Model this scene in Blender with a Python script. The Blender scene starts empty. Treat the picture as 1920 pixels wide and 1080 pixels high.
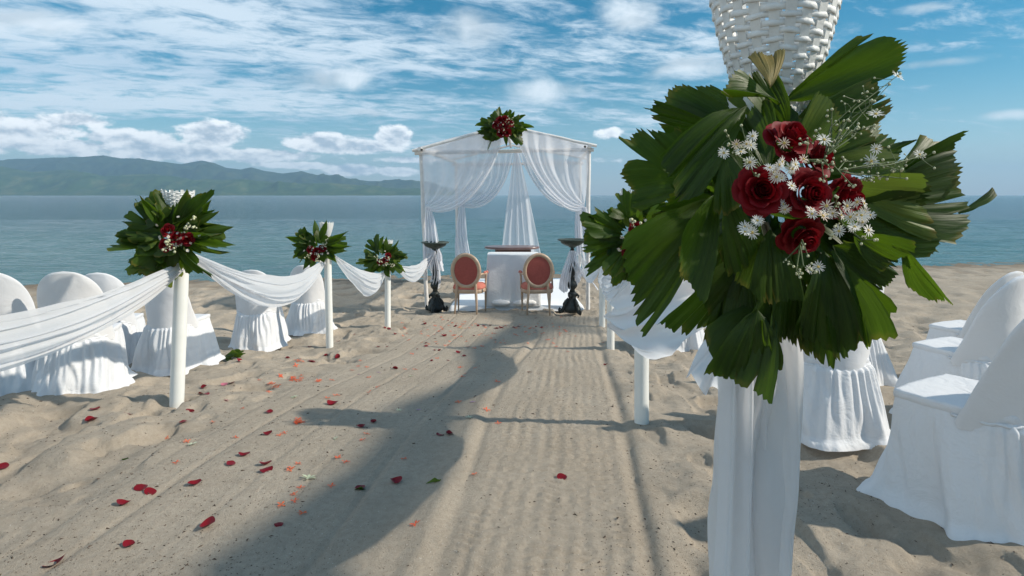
import bpy, bmesh, math, random
import numpy as np
from mathutils import Vector, Matrix, Euler
random.seed(7); RNG = np.random.RandomState(7)
sc = bpy.context.scene
C = sc.collection
R = math.radians
# ------------------------------------------------------------------ camera
F = 1150.0            # focal length in pixels of a 1920 wide frame
EYE = 1.36
HZ = 366.0
cd = bpy.data.cameras.new('camera'); cam = bpy.data.objects.new('camera', cd); C.objects.link(cam)
cam.location = (0, 0, EYE); cam.rotation_euler = (R(90), 0, 0)
cd.sensor_width = 36.0; cd.lens = 36.0 * F / 1920.0; cd.shift_y = -(540 - HZ) / 1920.0
cd.clip_start = 0.05; cd.clip_end = 60000
sc.camera = cam
# ------------------------------------------------------------------ light
SUN_ELEV = R(35); SUNV = Vector((1.43, -0.19, 1.0)).normalized()       # towards the sun
sun_az = math.atan2(SUNV.x, SUNV.y)                                     # clockwise from +y
sd = bpy.data.lights.new('sun', 'SUN'); sun = bpy.data.objects.new('sun', sd); C.objects.link(sun)
sd.energy = 2.25; sd.angle = R(1.0); sd.color = (1.0, 0.92, 0.79)
sun.rotation_euler = SUNV.to_track_quat('Z', 'Y').to_euler(); sun.location = (20, -5, 20)
sc.view_settings.view_transform = 'Standard'; sc.view_settings.look = 'None'
sc.view_settings.gamma = 1; sc.view_settings.use_curve_mapping = False
sc.view_settings.exposure = 1.18
sc.cycles.max_bounces = 10; sc.cycles.transparent_max_bounces = 24; sc.cycles.volume_bounces = 0
sc.cycles.transmission_bounces = 6

# ---- small node-expression helper
class NT:
    def __init__(s, tree): s.t = tree; s.n = tree.nodes; s.l = tree.links
    def new(s, typ, **kw):
        n = s.n.new(typ)
        for k, v in kw.items(): setattr(n, k, v)
        return n
    def put(s, sock, v):
        if v is None: return
        if isinstance(v, bpy.types.NodeSocket): s.l.new(v, sock)
        else: sock.default_value = v
    def m(s, op, a, b=None, c=None, clamp=False):
        n = s.new('ShaderNodeMath', operation=op); n.use_clamp = clamp
        s.put(n.inputs[0], a); s.put(n.inputs[1], b); s.put(n.inputs[2], c); return n.outputs[0]
    def v(s, op, a, b=None, out=0):
        n = s.new('ShaderNodeVectorMath', operation=op); s.put(n.inputs[0], a); s.put(n.inputs[1], b); return n.outputs[out]
    def xyz(s, x, y, z):
        n = s.new('ShaderNodeCombineXYZ'); s.put(n.inputs[0], x); s.put(n.inputs[1], y); s.put(n.inputs[2], z); return n.outputs[0]
    def sep(s, v):
        n = s.new('ShaderNodeSeparateXYZ'); s.put(n.inputs[0], v); return n.outputs
    def noise(s, vec, scale, detail=4, rough=.55, dist=0, lac=2.0):
        n = s.new('ShaderNodeTexNoise'); s.put(n.inputs['Vector'], vec)
        for k, v in (('Scale', scale), ('Detail', detail), ('Roughness', rough), ('Distortion', dist), ('Lacunarity', lac)): s.put(n.inputs[k], v)
        return n.outputs['Fac']
    def ss(s, v, a, b, to0=0.0, to1=1.0):
        n = s.new('ShaderNodeMapRange', interpolation_type='SMOOTHSTEP'); s.put(n.inputs[0], v)
        s.put(n.inputs[1], a); s.put(n.inputs[2], b); s.put(n.inputs[3], to0); s.put(n.inputs[4], to1); return n.outputs[0]
    def lin(s, v, a, b, to0=0.0, to1=1.0):
        n = s.new('ShaderNodeMapRange'); s.put(n.inputs[0], v)
        s.put(n.inputs[1], a); s.put(n.inputs[2], b); s.put(n.inputs[3], to0); s.put(n.inputs[4], to1); return n.outputs[0]
    def mix(s, f, a, b):
        n = s.new('ShaderNodeMix', data_type='RGBA'); s.put(n.inputs[0], f)
        s.put(n.inputs[6], a); s.put(n.inputs[7], b); return n.outputs[2]
    def ramp(s, f, stops):
        n = s.new('ShaderNodeValToRGB'); e = n.color_ramp.elements
        e[0].position, e[0].color = stops[0]; e[1].position, e[1].color = stops[-1]
        for p, c in stops[1:-1]:
            k = e.new(p); k.color = c
        s.put(n.inputs[0], f); return n.outputs[0]
def c4(r, g, b): return (r, g, b, 1)

# ---- sky
w = bpy.data.worlds.new('World'); sc.world = w; w.use_nodes = True
t = NT(w.node_tree); t.n.clear()
sky = t.new('ShaderNodeTexSky', sky_type='NISHITA'); sky.sun_disc = False
sky.sun_elevation = SUN_ELEV; sky.sun_rotation = sun_az
sky.air_density = 1.0; sky.dust_density = 0.25; sky.ozone_density = 3.0
tc = t.new('ShaderNodeTexCoord').outputs['Generated']
dirn = t.v('NORMALIZE', tc)
sx, sy, sz = t.sep(dirn)
az = t.m('MULTIPLY', t.m('ARCTAN2', sx, sy), 57.2958)
el = t.m('MULTIPLY', t.m('ARCSINE', sz), 57.2958)
zz = t.m('ADD', t.m('MAXIMUM', sz, 0.0), 0.10)
px_ = t.m('DIVIDE', sx, zz); py_ = t.m('DIVIDE', sy, zz)
# high altocumulus sheets: rows stretched across
pv = t.xyz(t.m('ADD', t.m('MULTIPLY', px_, .85), t.m('MULTIPLY', py_, .25)), t.m('SUBTRACT', t.m('MULTIPLY', py_, 1.35), t.m('MULTIPLY', px_, .45)), 3.7)
big = t.noise(pv, .55, 3, .5, .3)
fine = t.noise(pv, 4.2, 9, .66, .35)
cov = t.lin(az, -38, 34, .050, -.075)
cov = t.m('SUBTRACT', cov, t.ss(el, 8, 3, 0, .16))
dens = t.m('ADD', t.m('ADD', t.m('MULTIPLY', big, .45), t.m('MULTIPLY', fine, .66)), cov)
hi = t.ss(dens, .46, .66, 0, .88)
# mid grey-white puffs at fixed places of the sky (azimuth, elevation, half widths, strength)
def blobs(lst):
    acc = None
    for (a0, e0, wa, we, k) in lst:
        da = t.m('DIVIDE', t.m('SUBTRACT', az, a0), wa); de = t.m('DIVIDE', t.m('SUBTRACT', el, e0), we)
        g = t.m('MULTIPLY', t.m('EXPONENT', t.m('MULTIPLY', t.m('ADD', t.m('MULTIPLY', da, da), t.m('MULTIPLY', de, de)), -1.0)), k)
        acc = g if acc is None else t.m('MAXIMUM', acc, g)
    return acc
def PX(x, y):   # sky direction of a picture point
    return math.degrees(math.atan2(x - 960, F)), math.degrees(math.atan2(HZ - y, math.hypot(F, x - 960)))
def blob_list(rows):
    out = []
    for (x, y, wx, wy, k) in rows:
        a0, e0 = PX(x, y); out.append((a0, e0, wx / 24.0, wy / 22.0, k))
    return out
mid = blobs(blob_list([(610, 145, 110, 34, .5), (880, 50, 110, 50, .5), (1180, 30, 100, 40, .5), (60, 40, 130, 30, .45), (1010, 170, 130, 30, .42),
                       (1050, 170, 250, 22, .36), (1330, 120, 160, 30, .42), (1740, 120, 110, 12, .42), (1730, 15, 60, 12, .4), (1750, 205, 60, 7, .36), (1890, 215, 60, 10, .3), (690, 210, 120, 14, .36)]))
mv = t.xyz(t.m('MULTIPLY', az, .16), t.m('MULTIPLY', el, .30), 9.1)
mn = t.noise(mv, 1.0, 8, .60, .35)
mid = t.ss(t.m('ADD', mid, t.m('MULTIPLY', mn, .85)), .58, .96, 0, .88)
mshade = t.ss(t.noise(t.v('ADD', mv, (0.0, .25, 0)), 1.0, 3, .5, .3), .38, .62)
# low cumulus bank over the far shore
low = blobs(blob_list([(x, y, wx * 1.4, wy * 1.35, k) for (x, y, wx, wy, k) in [(30, 240, 110, 26, .56), (130, 225, 80, 14, .5), (120, 275, 160, 18, .5), (250, 262, 90, 24, .50), (400, 252, 62, 24, .62), (320, 285, 160, 18, .58), (480, 292, 130, 14, .56),
                       (600, 268, 60, 20, .62), (740, 258, 38, 24, .62), (670, 275, 80, 14, .6), (660, 320, 62, 12, .60), (745, 322, 50, 11, .58), (560, 310, 90, 9, .52),
                       (1140, 248, 34, 14, .5), (1150, 300, 60, 10, .34), (780, 300, 80, 9, .5)]]))
lv = t.xyz(t.m('MULTIPLY', az, .42), t.m('MULTIPLY', el, .72), 1.3)
ln = t.noise(lv, 1.15, 8, .58, .1)
ln2 = t.noise(t.v('ADD', lv, (.10, .33, 0)), 1.15, 4, .55, .1)
ldens = t.m('ADD', low, t.m('MULTIPLY', ln, .62))
lowm = t.ss(ldens, .60, .74)
# cumulus tops face the light and are bright, bases are grey
lsh = t.ss(t.m('ADD', t.m('MULTIPLY', t.m('SUBTRACT', ln, ln2), 2.0), t.lin(ldens, .75, 1.05, .72, .30)), .25, .9)
skyc = t.mix(1.0, sky.outputs[0], sky.outputs[0])
hs = t.new('ShaderNodeHueSaturation'); hs.inputs['Saturation'].default_value = 1.50; hs.inputs['Value'].default_value = .52; hs.inputs['Hue'].default_value = .478
t.l.new(skyc, hs.inputs['Color'])
veil = t.ss(el, 11, 0, 0, .36)
colr = t.mix(veil, hs.outputs[0], c4(2.9, 4.4, 5.6))
colr = t.mix(hi, colr, t.mix(t.ss(big, .40, .60), c4(3.1, 4.0, 4.9), c4(4.4, 5.1, 5.7)))
colr = t.mix(mid, colr, t.mix(mshade, c4(3.2, 3.8, 4.3), c4(5.4, 5.9, 6.3)))
colr = t.mix(lowm, colr, t.mix(lsh, c4(2.9, 3.5, 4.1), c4(7.0, 7.2, 7.3)))
bg = t.new('ShaderNodeBackground'); bg.inputs[1].default_value = 0.084
t.l.new(colr, bg.inputs[0]); wo = t.new('ShaderNodeOutputWorld'); t.l.new(bg.outputs[0], wo.inputs[0])

# ------------------------------------------------------------------ numpy noise
def _hash(ix, iy, seed):
    n = (ix.astype(np.int64) * 374761393 + iy.astype(np.int64) * 668265263 + seed * 974634777) & 0x7fffffff
    n = ((n ^ (n >> 13)) * 1274126177) & 0x7fffffff
    return ((n ^ (n >> 16)) & 0xffff) / 65535.0
def vnoise(x, y, seed=0):
    x = np.asarray(x, float); y = np.asarray(y, float)
    ix = np.floor(x); iy = np.floor(y); fx = x - ix; fy = y - iy
    fx = fx * fx * fx * (fx * (fx * 6 - 15) + 10); fy = fy * fy * fy * (fy * (fy * 6 - 15) + 10)
    a = _hash(ix, iy, seed); b = _hash(ix + 1, iy, seed); c = _hash(ix, iy + 1, seed); d = _hash(ix + 1, iy + 1, seed)
    return (a + (b - a) * fx) * (1 - fy) + (c + (d - c) * fx) * fy
def fbm(x, y, seed=0, o=4, g=.5):
    s = 0; a = 1; tot = 0
    for k in range(o):
        s = s + a * vnoise(x * 2 ** k + 17.3 * k, y * 2 ** k - 9.1 * k, seed + k); tot += a; a *= g
    return s / tot
def sst(v, a, b):
    u = np.clip((v - a) / (b - a), 0, 1); return u * u * (3 - 2 * u)

# ------------------------------------------------------------------ terrain height
_yt = np.array([-30, 0, 2, 3, 4, 5, 6, 7, 8, 9, 10.6, 12, 15, 17.2, 20, 25, 32])
_ht = np.array([1.30, 1.35, 1.36, 1.375, 1.42, 1.53, 1.66, 1.785, 1.86, 1.91, 1.97, 2.0, 2.06, 2.17, 2.35, 2.8, 3.6])
_yd = np.linspace(-30, 32, 3101); _hd = np.interp(_yd, _yt, _ht)
_hd = np.convolve(np.pad(_hd, 25, mode='edge'), np.ones(51) / 51, mode='valid')
RX = .104                                   # heading of the aisle
def base_h(x, y):
    x = np.asarray(x, float); y = np.asarray(y, float)
    ye = y - np.clip(.165 * x, -6, 6) * sst(y, 9, 15)
    return EYE - np.interp(ye, _yd, _hd)
def g1(v, c, s): return np.exp(-((v - c) / s) ** 2)
def height(x, y):
    x = np.asarray(x, float); y = np.asarray(y, float)
    z = base_h(x, y)
    s = x - RX * y
    s = s + .05 * (fbm(y * .5, s * .3, 5, 2) - .5)
    aisle = sst(s, -2.55, -2.05) * (1 - sst(s, .30, .55)) * (1 - sst(y, 9.6, 10.4))
    rough = 1 - aisle
    lump = (fbm(x * 2.1, y * 2.1, 11, 3, .5) - .5) * .105 + (vnoise(x * 4.7, y * 4.7, 21) - .5) * .035
    dent = -sst(vnoise(x * 3.1 + 4.4, y * 2.7, 31), .60, .76) * .058 - sst(vnoise(x * 6.1 + 9, y * 5.3, 32), .68, .80) * .024
    far = 1 - .5 * sst(y, 9, 16)
    z = z + rough * (lump + dent) * far + rough * ((vnoise(x * 22, y * 22, 41) - .5) * .008 + (vnoise(x * 10, y * 10, 43) - .5) * .018)
    fine = (vnoise(s * 60, y * 9, 3) - .5) * .003 + (fbm(x * 1.5, y * 1.5, 8, 3) - .5) * .02
    # comb marks of the rake in the right half
    comb = sst(s, -.50, -.40) * (1 - sst(s, .22, .28))
    amp = .35 + .9 * vnoise(s * 8, y * 1.1, 9)
    rib = np.sin(2 * np.pi * (s / .074 + .6 * vnoise(y * 1.2, s * 2, 77))) * .0036 * amp * (.3 + 1.2 * vnoise(s * 4, y * 4, 91))
    cross = np.sin(2 * np.pi * (y / .055 + 1.6 * vnoise(s * 6, y * 1.6, 12))) * .0074 * sst(vnoise(s * 9, y * 3.2, 15), .38, .75)
    z = z + aisle * (fine + comb * (rib + cross + (vnoise(x * 45, y * 45, 66) - .5) * .007))
    lf = (1 - comb) * np.sin(2 * np.pi * s / .31 + 2 * vnoise(y * .6, s, 23)) * .0030
    z = z + aisle * lf
    z = z - g1(s, .285, .032) * .018 * (1 - sst(y, 9.3, 10)) * (.6 + .8 * vnoise(y * 3, s * 0, 44)) + g1(s, .36, .05) * .008 * (1 - sst(y, 9.3, 10))
    sb = s - (.05 * np.sin(y * .9) - .02)
    z = z - g1(sb, -.53, .030) * .016 * (1 - sst(y, 9.0, 10)) * (.5 + .9 * vnoise(y * 2.5, s * 0, 45)) + g1(sb, -.62, .04) * .012 * (1 - sst(y, 9, 10))
    for k, (c, d) in enumerate(((-.98, .010), (-1.32, .006), (-1.55, .011), (-1.93, .010), (-2.2, .006))):
        z = z - aisle * g1(s, c + .03 * math.sin(k * 2.0), .020) * d * (.3 + vnoise(y * 1.7, s * 0 + k, 50 + k))
    return z
def H(x, y): return float(height(np.array([x]), np.array([y]))[0])
def W(px, py, D): return Vector(((px - 960) / F * D, D, EYE - (py - HZ) / F * D))
def G(px, py):      # ground point under a picture point
    lo, hi_ = 1.2, 40
    k = (py - HZ) / F; kx = (px - 960) / F
    for _ in range(50):
        m = (lo + hi_) / 2
        if EYE - k * m > float(base_h(kx * m, m)): lo = m
        else: hi_ = m
    return kx * lo, lo

# ------------------------------------------------------------------ mesh / object helpers
def mesh_np(name, V, Fq, mat, smooth=True, uv=None):
    me = bpy.data.meshes.new(name)
    V = np.asarray(V, np.float32); Fq = np.asarray(Fq, np.int32)
    me.vertices.add(len(V)); me.vertices.foreach_set('co', V.ravel())
    k = Fq.shape[1]
    me.loops.add(Fq.size); me.loops.foreach_set('vertex_index', Fq.ravel())
    me.polygons.add(len(Fq)); me.polygons.foreach_set('loop_start', np.arange(len(Fq), dtype=np.int32) * k)
    me.polygons.foreach_set('loop_total', np.full(len(Fq), k, np.int32))
    me.polygons.foreach_set('use_smooth', np.full(len(Fq), smooth))
    if uv is not None:
        l = me.uv_layers.new(name='UVMap'); l.data.foreach_set('uv', np.asarray(uv, np.float32)[Fq.ravel()].ravel())
    me.update(calc_edges=True); me.validate()
    if mat: me.materials.append(mat)
    return me
def grid_faces(nu, nv, closed_u=False, off=0):
    iu = np.arange(nu if closed_u else nu - 1); iv = np.arange(nv - 1)
    A, B = np.meshgrid(iu, iv, indexing='ij'); A = A.ravel(); B = B.ravel(); A2 = (A + 1) % nu
    return np.stack([A * nv + B, A2 * nv + B, A2 * nv + B + 1, A * nv + B + 1], 1) + off
class MB:
    """collects pieces into one mesh (quads stored as 4 indices, triangles repeat none)"""
    def __init__(s): s.v = []; s.f = []; s.n = 0
    def add(s, V, Fs):
        V = [tuple(p) for p in V]
        s.v += V; s.f += [tuple(int(i) + s.n for i in f) for f in Fs]; s.n += len(V)
    def tube(s, pts, rad, seg=10, cap=True, ell=1.0):
        pts = [Vector(p) for p in pts]; n = len(pts)
        if not hasattr(rad, '__len__'): rad = [rad] * n
        V = []; prev = None
        for i, p in enumerate(pts):
            d = (pts[min(i + 1, n - 1)] - pts[max(i - 1, 0)]).normalized()
            if prev is None:
                a = d.cross(Vector((0, 0, 1)));
                if a.length < .1: a = d.cross(Vector((0, 1, 0)))
                a.normalize()
            else:
                a = (prev - d * prev.dot(d)).normalized()
            prev = a; b = d.cross(a)
            for k in range(seg):
                th = 2 * math.pi * k / seg
                V.append(p + a * (math.cos(th) * rad[i]) + b * (math.sin(th) * rad[i] * ell))
        Fs = [(i * seg + k, i * seg + (k + 1) % seg, (i + 1) * seg + (k + 1) % seg, (i + 1) * seg + k) for i in range(n - 1) for k in range(seg)]
        if cap: Fs += [tuple(range(seg))[::-1], tuple((n - 1) * seg + k for k in range(seg))]
        s.add(V, Fs)
    def lathe(s, prof, center=(0, 0, 0), seg=24, fn=None):
        V = []
        for (r, z) in prof:
            for k in range(seg):
                th = 2 * math.pi * k / seg; rr = r * (fn(th, z) if fn else 1)
                V.append((center[0] + rr * math.cos(th), center[1] + rr * math.sin(th), center[2] + z))
        n = len(prof)
        Fs = [(i * seg + k, i * seg + (k + 1) % seg, (i + 1) * seg + (k + 1) % seg, (i + 1) * seg + k) for i in range(n - 1) for k in range(seg)]
        Fs += [tuple(range(seg))[::-1], tuple((n - 1) * seg + k for k in range(seg))]
        s.add(V, Fs)
    def box(s, c, size, rot=None):
        V = []
        for x in (-.5, .5):
            for y in (-.5, .5):
                for z in (-.5, .5):
                    p = Vector((x * size[0], y * size[1], z * size[2]))
                    if rot is not None: p = rot @ p
                    V.append(p + Vector(c))
        s.add(V, [(0, 1, 3, 2), (4, 6, 7, 5), (0, 4, 5, 1), (2, 3, 7, 6), (0, 2, 6, 4), (1, 5, 7, 3)])
    def ball(s, c, r, seg=6, rings=4, sq=(1, 1, 1)):
        V = [(c[0], c[1], c[2] + r * sq[2])]
        for i in range(1, rings):
            ph = math.pi * i / rings
            for k in range(seg):
                th = 2 * math.pi * k / seg
                V.append((c[0] + r * sq[0] * math.sin(ph) * math.cos(th), c[1] + r * sq[1] * math.sin(ph) * math.sin(th), c[2] + r * sq[2] * math.cos(ph)))
        V.append((c[0], c[1], c[2] - r * sq[2])); L = len(V) - 1
        Fs = [(0, 1 + k, 1 + (k + 1) % seg) for k in range(seg)]
        for i in range(rings - 2):
            for k in range(seg):
                a = 1 + i * seg; Fs.append((a + k, a + seg + k, a + seg + (k + 1) % seg, a + (k + 1) % seg))
        a = 1 + (rings - 2) * seg
        Fs += [(a + k, L, a + (k + 1) % seg) for k in range(seg)]
        s.add(V, Fs)
    def mesh(s, name, mat, smooth=True):
        me = bpy.data.meshes.new(name); me.from_pydata(s.v, [], s.f); me.update()
        if smooth: me.polygons.foreach_set('use_smooth', [True] * len(me.polygons))
        if mat: me.materials.append(mat)
        return me
    def build(s, name, mat, parent=None, smooth=True, sharp=None):
        return link(name, s.mesh(name, mat, smooth), parent, sharp=sharp)
def link(name, me, parent=None, mw=None, sharp=None):
    """link an object; mw is its wanted world matrix (default identity)"""
    o = bpy.data.objects.new(name, me); C.objects.link(o)
    mw = mw or Matrix.Identity(4)
    if parent is not None:
        o.parent = parent; mw = WM[parent.name].inverted() @ mw
    o.matrix_basis = mw
    WM[o.name] = (WM[parent.name] @ mw) if parent is not None else mw
    if sharp and me is not None:
        try: me.set_sharp_from_angle(angle=R(sharp))
        except Exception: pass
    return o
WM = {}
def tag(o, label=None, cat=None, group=None, kind=None):
    if label: o['label'] = label
    if cat: o['category'] = cat
    if group: o['group'] = group
    if kind: o['kind'] = kind
    return o
def empty(name, loc, label, cat, group=None, rz=0):
    o = bpy.data.objects.new(name, None); C.objects.link(o); o.empty_display_size = .1
    m = Matrix.Translation(Vector(loc)) @ Matrix.Rotation(rz, 4, 'Z'); o.matrix_basis = m; WM[o.name] = m
    return tag(o, label, cat, group)

# ------------------------------------------------------------------ materials
def material(name):
    m = bpy.data.materials.new(name); m.use_nodes = True; t = NT(m.node_tree)
    b = t.n['Principled BSDF']; return m, t, b
def outp(t): return t.n['Material Output']
def simple(name, col, rough=.6, var=.12, vscale=8, bump=0, bscale=60, metal=0, spec=.5, coord='Object'):
    m, t, b = material(name)
    co = t.new('ShaderNodeTexCoord').outputs[coord]
    n = t.noise(co, vscale, 5, .6)
    b.inputs['Base Color'].default_value = c4(*col)
    k = t.lin(n, .3, .7, 1 - var, 1 + var)
    mx = t.v('SCALE', col); mx.node.inputs['Scale'].default_value = 1; t.l.new(k, mx.node.inputs['Scale'])
    t.l.new(mx, b.inputs['Base Color'])
    b.inputs['Roughness'].default_value = rough; b.inputs['Metallic'].default_value = metal
    b.inputs['Specular IOR Level'].default_value = spec
    if bump:
        bn = t.new('ShaderNodeBump'); bn.inputs['Strength'].default_value = bump; bn.inputs['Distance'].default_value = .003
        t.l.new(t.noise(co, bscale, 5, .6), bn.inputs['Height']); t.l.new(bn.outputs[0], b.inputs['Normal'])
    return m
# sand
M = {}
m, t, b = material('sand'); M['sand'] = m
co = t.new('ShaderNodeNewGeometry').outputs['Position']
n1 = t.noise(co, 1.3, 8, .68); n2 = t.noise(co, 30, 8, .78); n3 = t.noise(co, 260, 3, .6); n4 = t.noise(co, 420, 2, .5)
col = t.ramp(n1, [(.3, c4(.375, .318, .250)), (.7, c4(.470, .404, .325))])
col = t.mix(t.ss(n2, .38, .68, 0, .5), col, c4(.285, .235, .178))
col = t.mix(t.ss(n3, .60, .72, 0, .55), col, c4(.16, .13, .10))
col = t.mix(t.ss(n4, .64, .74, 0, .6), col, c4(.62, .56, .48))
px3, py3, pz3 = t.sep(co)
wet = t.ss(pz3, -.66, -.78, 0, .75)
col = t.mix(wet, col, c4(.15, .115, .082))
t.l.new(col, b.inputs['Base Color']); b.inputs['Roughness'].default_value = .95; b.inputs['Specular IOR Level'].default_value = .15
bn = t.new('ShaderNodeBump'); bn.inputs['Strength'].default_value = .9; bn.inputs['Distance'].default_value = .020
hh = t.m('ADD', t.m('MULTIPLY', n2, .8), t.m('MULTIPLY', n3, .30)); t.l.new(hh, bn.inputs['Height']); t.l.new(bn.outputs[0], b.inputs['Normal'])
# water
m, t, b = material('sea_water'); M['water'] = m
co = t.new('ShaderNodeNewGeometry').outputs['Position']
wx, wy, wz = t.sep(co)
patch = t.noise(t.xyz(t.m('MULTIPLY', wx, .02), t.m('MULTIPLY', wy, .10), 0), 1.0, 4, .6)
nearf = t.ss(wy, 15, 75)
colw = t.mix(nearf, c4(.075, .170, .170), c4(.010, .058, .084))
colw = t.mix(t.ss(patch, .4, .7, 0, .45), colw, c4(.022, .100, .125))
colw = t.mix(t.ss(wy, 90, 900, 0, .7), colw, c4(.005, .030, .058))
t.l.new(colw, b.inputs['Base Color']); b.inputs['Roughness'].default_value = .10; b.inputs['IOR'].default_value = 1.333
wa = t.noise(t.xyz(t.m('MULTIPLY', wx, .55), t.m('MULTIPLY', wy, 1.7), 0), 1.0, 6, .66, .6)
wb = t.noise(t.xyz(t.m('MULTIPLY', wx, 3.0), t.m('MULTIPLY', wy, 8.0), 0), 1.0, 4, .6, .3)
bn = t.new('ShaderNodeBump'); bn.inputs['Strength'].default_value = .85; bn.inputs['Distance'].default_value = .34
t.l.new(t.m('ADD', wa, t.m('MULTIPLY', wb, .12)), bn.inputs['Height']); t.l.new(bn.outputs[0], b.inputs['Normal'])
# hills
def hillmat(name, ca, cb, cc):
    m, t, b = material(name)
    co = t.new('ShaderNodeNewGeometry').outputs['Position']
    n = t.noise(co, .0042, 8, .66, .4); n2 = t.noise(co, .012, 6, .7)
    col = t.ramp(t.m('ADD', t.m('MULTIPLY', n, .65), t.m('MULTIPLY', n2, .35)), [(.36, c4(*ca)), (.5, c4(*cb)), (.66, c4(*cc))])
    t.l.new(col, b.inputs['Base Color']); b.inputs['Roughness'].default_value = 1; b.inputs['Specular IOR Level'].default_value = .05
    return m
M['hill'] = hillmat('forested_hill', (.018, .034, .014), (.032, .055, .020), (.085, .095, .040))
M['foothill'] = hillmat('green_foothill', (.024, .052, .018), (.048, .088, .028), (.15, .155, .065))
# cloth
def cloth(name, col, trans=.25, bump=.35, sheer=None, edge=.0, vscale=5):
    m, t, b = material(name)
    co = t.new('ShaderNodeTexCoord').outputs['Object']
    b.inputs['Base Color'].default_value = c4(*col); b.inputs['Roughness'].default_value = .85
    b.inputs['Specular IOR Level'].default_value = .15
    try: b.inputs['Sheen Weight'].default_value = .15
    except Exception: pass
    bn = t.new('ShaderNodeBump'); bn.inputs['Strength'].default_value = bump; bn.inputs['Distance'].default_value = .02
    cr = t.m('ABSOLUTE', t.m('SUBTRACT', t.noise(co, vscale * .9, 4, .6, 1.6), .5)); cr2 = t.m('ABSOLUTE', t.m('SUBTRACT', t.noise(co, vscale * 3.1, 3, .6, 1.2), .5))
    h = t.m('ADD', t.m('ADD', t.noise(co, vscale, 5, .55, .8), t.m('MULTIPLY', t.noise(co, vscale * 60, 2, .5), .03)), t.m('ADD', t.m('MULTIPLY', cr, 1.1), t.m('MULTIPLY', cr2, .35)))
    t.l.new(h, bn.inputs['Height']); t.l.new(bn.outputs[0], b.inputs['Normal'])
    tr = t.new('ShaderNodeBsdfTranslucent'); tr.inputs[0].default_value = c4(*col); t.l.new(bn.outputs[0], tr.inputs['Normal'])
    mx = t.new('ShaderNodeMixShader'); mx.inputs[0].default_value = trans
    t.l.new(b.outputs[0], mx.inputs[1]); t.l.new(tr.outputs[0], mx.inputs[2]); res = mx.outputs[0]
    if sheer is not None:
        lw = t.new('ShaderNodeLayerWeight'); lw.inputs[0].default_value = .35
        f = t.m('ADD', sheer, t.m('MULTIPLY', lw.outputs['Facing'], edge), clamp=True)
        tp = t.new('ShaderNodeBsdfTransparent'); m2 = t.new('ShaderNodeMixShader')
        t.l.new(f, m2.inputs[0]); t.l.new(tp.outputs[0], m2.inputs[1]); t.l.new(res, m2.inputs[2]); res = m2.outputs[0]
    t.l.new(res, outp(t).inputs['Surface'])
    return m
M['chair_cloth'] = cloth('white_chair_cover_cotton', (.80, .81, .83), .20, .5, vscale=6)
M['chair_back_cloth'] = cloth('white_chair_back_cotton', (.80, .80, .81), .20, .22, vscale=4)
M['swag'] = cloth('white_organza', (.87, .87, .88), .58, .2, sheer=.84, edge=.16, vscale=4)
M['drape'] = cloth('white_muslin', (.88, .87, .87), .66, .25, sheer=.88, edge=.2, vscale=3)
M['tulle'] = cloth('sheer_tulle', (.83, .84, .88), .45, .2, sheer=.64, edge=.30, vscale=4)
M['tulle2'] = cloth('gathered_tulle', (.83, .84, .88), .40, .3, sheer=.82, edge=.18, vscale=4)
M['tablecloth'] = cloth('white_tablecloth', (.78, .79, .80), .1, .4, vscale=7)
M['mat'] = cloth('white_floor_sheet', (.78, .80, .82), .0, .25, vscale=2)
M['cushion'] = cloth('white_cushion', (.78, .78, .78), .05, .5, vscale=10)
# pvc
M['pvc'] = simple('white_painted_pipe', (.76, .76, .72), .38, .05, 6, .15, 25)
M['frame'] = simple('white_painted_bamboo', (.74, .71, .68), .5, .12, 9, .3, 30)
M['hollowshade'] = simple('painted_hollow_shade', (.05, .045, .04), .8)  # dark colour painted for the shade inside the open pipe ends
M['wicker'] = simple('white_painted_wicker', (.70, .70, .68), .55, .10, 30, .4, 140)
M['iron'] = simple('weathered_cast_iron', (.028, .033, .031), .55, .45, 14, .6, 50, metal=.3)
M['iron_green'] = simple('verdigris_cast_iron', (.050, .070, .058), .6, .5, 25, .6, 60, metal=.2)
M['chairwood'] = simple('pale_beech_wood', (.46, .33, .23), .42, .15, 20, .2, 80)
M['coral'] = simple('coral_upholstery', (.33, .085, .070), .85, .10, 30, .3, 300, spec=.2)
M['corallight'] = simple('coral_seat_upholstery', (.50, .165, .125), .85, .10, 30, .3, 300, spec=.2)
M['darkwood'] = simple('dark_varnished_wood', (.10, .040, .024), .35, .25, 12, .1, 40)
M['bark'] = simple('palm_bark', (.16, .13, .10), .9, .3, 6, .8, 12)
M['stem'] = simple('green_stem', (.075, .11, .035), .6, .2, 20)
M['driedstem'] = simple('dry_stalk', (.17, .12, .06), .8, .25, 20)
M['debris'] = simple('dry_plant_debris', (.075, .050, .034), .9, .35, 3)
M['shell'] = simple('shell_grit', (.62, .58, .52), .7, .15, 3)
def petalmat(name, col, col2, rough=.55, trans=.2):
    m, t, b = material(name)
    co = t.new('ShaderNodeTexCoord').outputs['Object']
    oi = t.new('ShaderNodeObjectInfo').outputs['Random']
    f = t.m('ADD', t.m('MULTIPLY', t.noise(co, 30, 3, .5), .6), t.m('MULTIPLY', oi, .4))
    col_ = t.mix(f, c4(*col), c4(*col2)); t.l.new(col_, b.inputs['Base Color']); b.inputs['Roughness'].default_value = rough
    b.inputs['Specular IOR Level'].default_value = .25
    tr = t.new('ShaderNodeBsdfTranslucent'); t.l.new(col_, tr.inputs[0]); mx = t.new('ShaderNodeMixShader'); mx.inputs[0].default_value = trans
    t.l.new(b.outputs[0], mx.inputs[1]); t.l.new(tr.outputs[0], mx.inputs[2]); t.l.new(mx.outputs[0], outp(t).inputs['Surface'])
    return m
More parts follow.
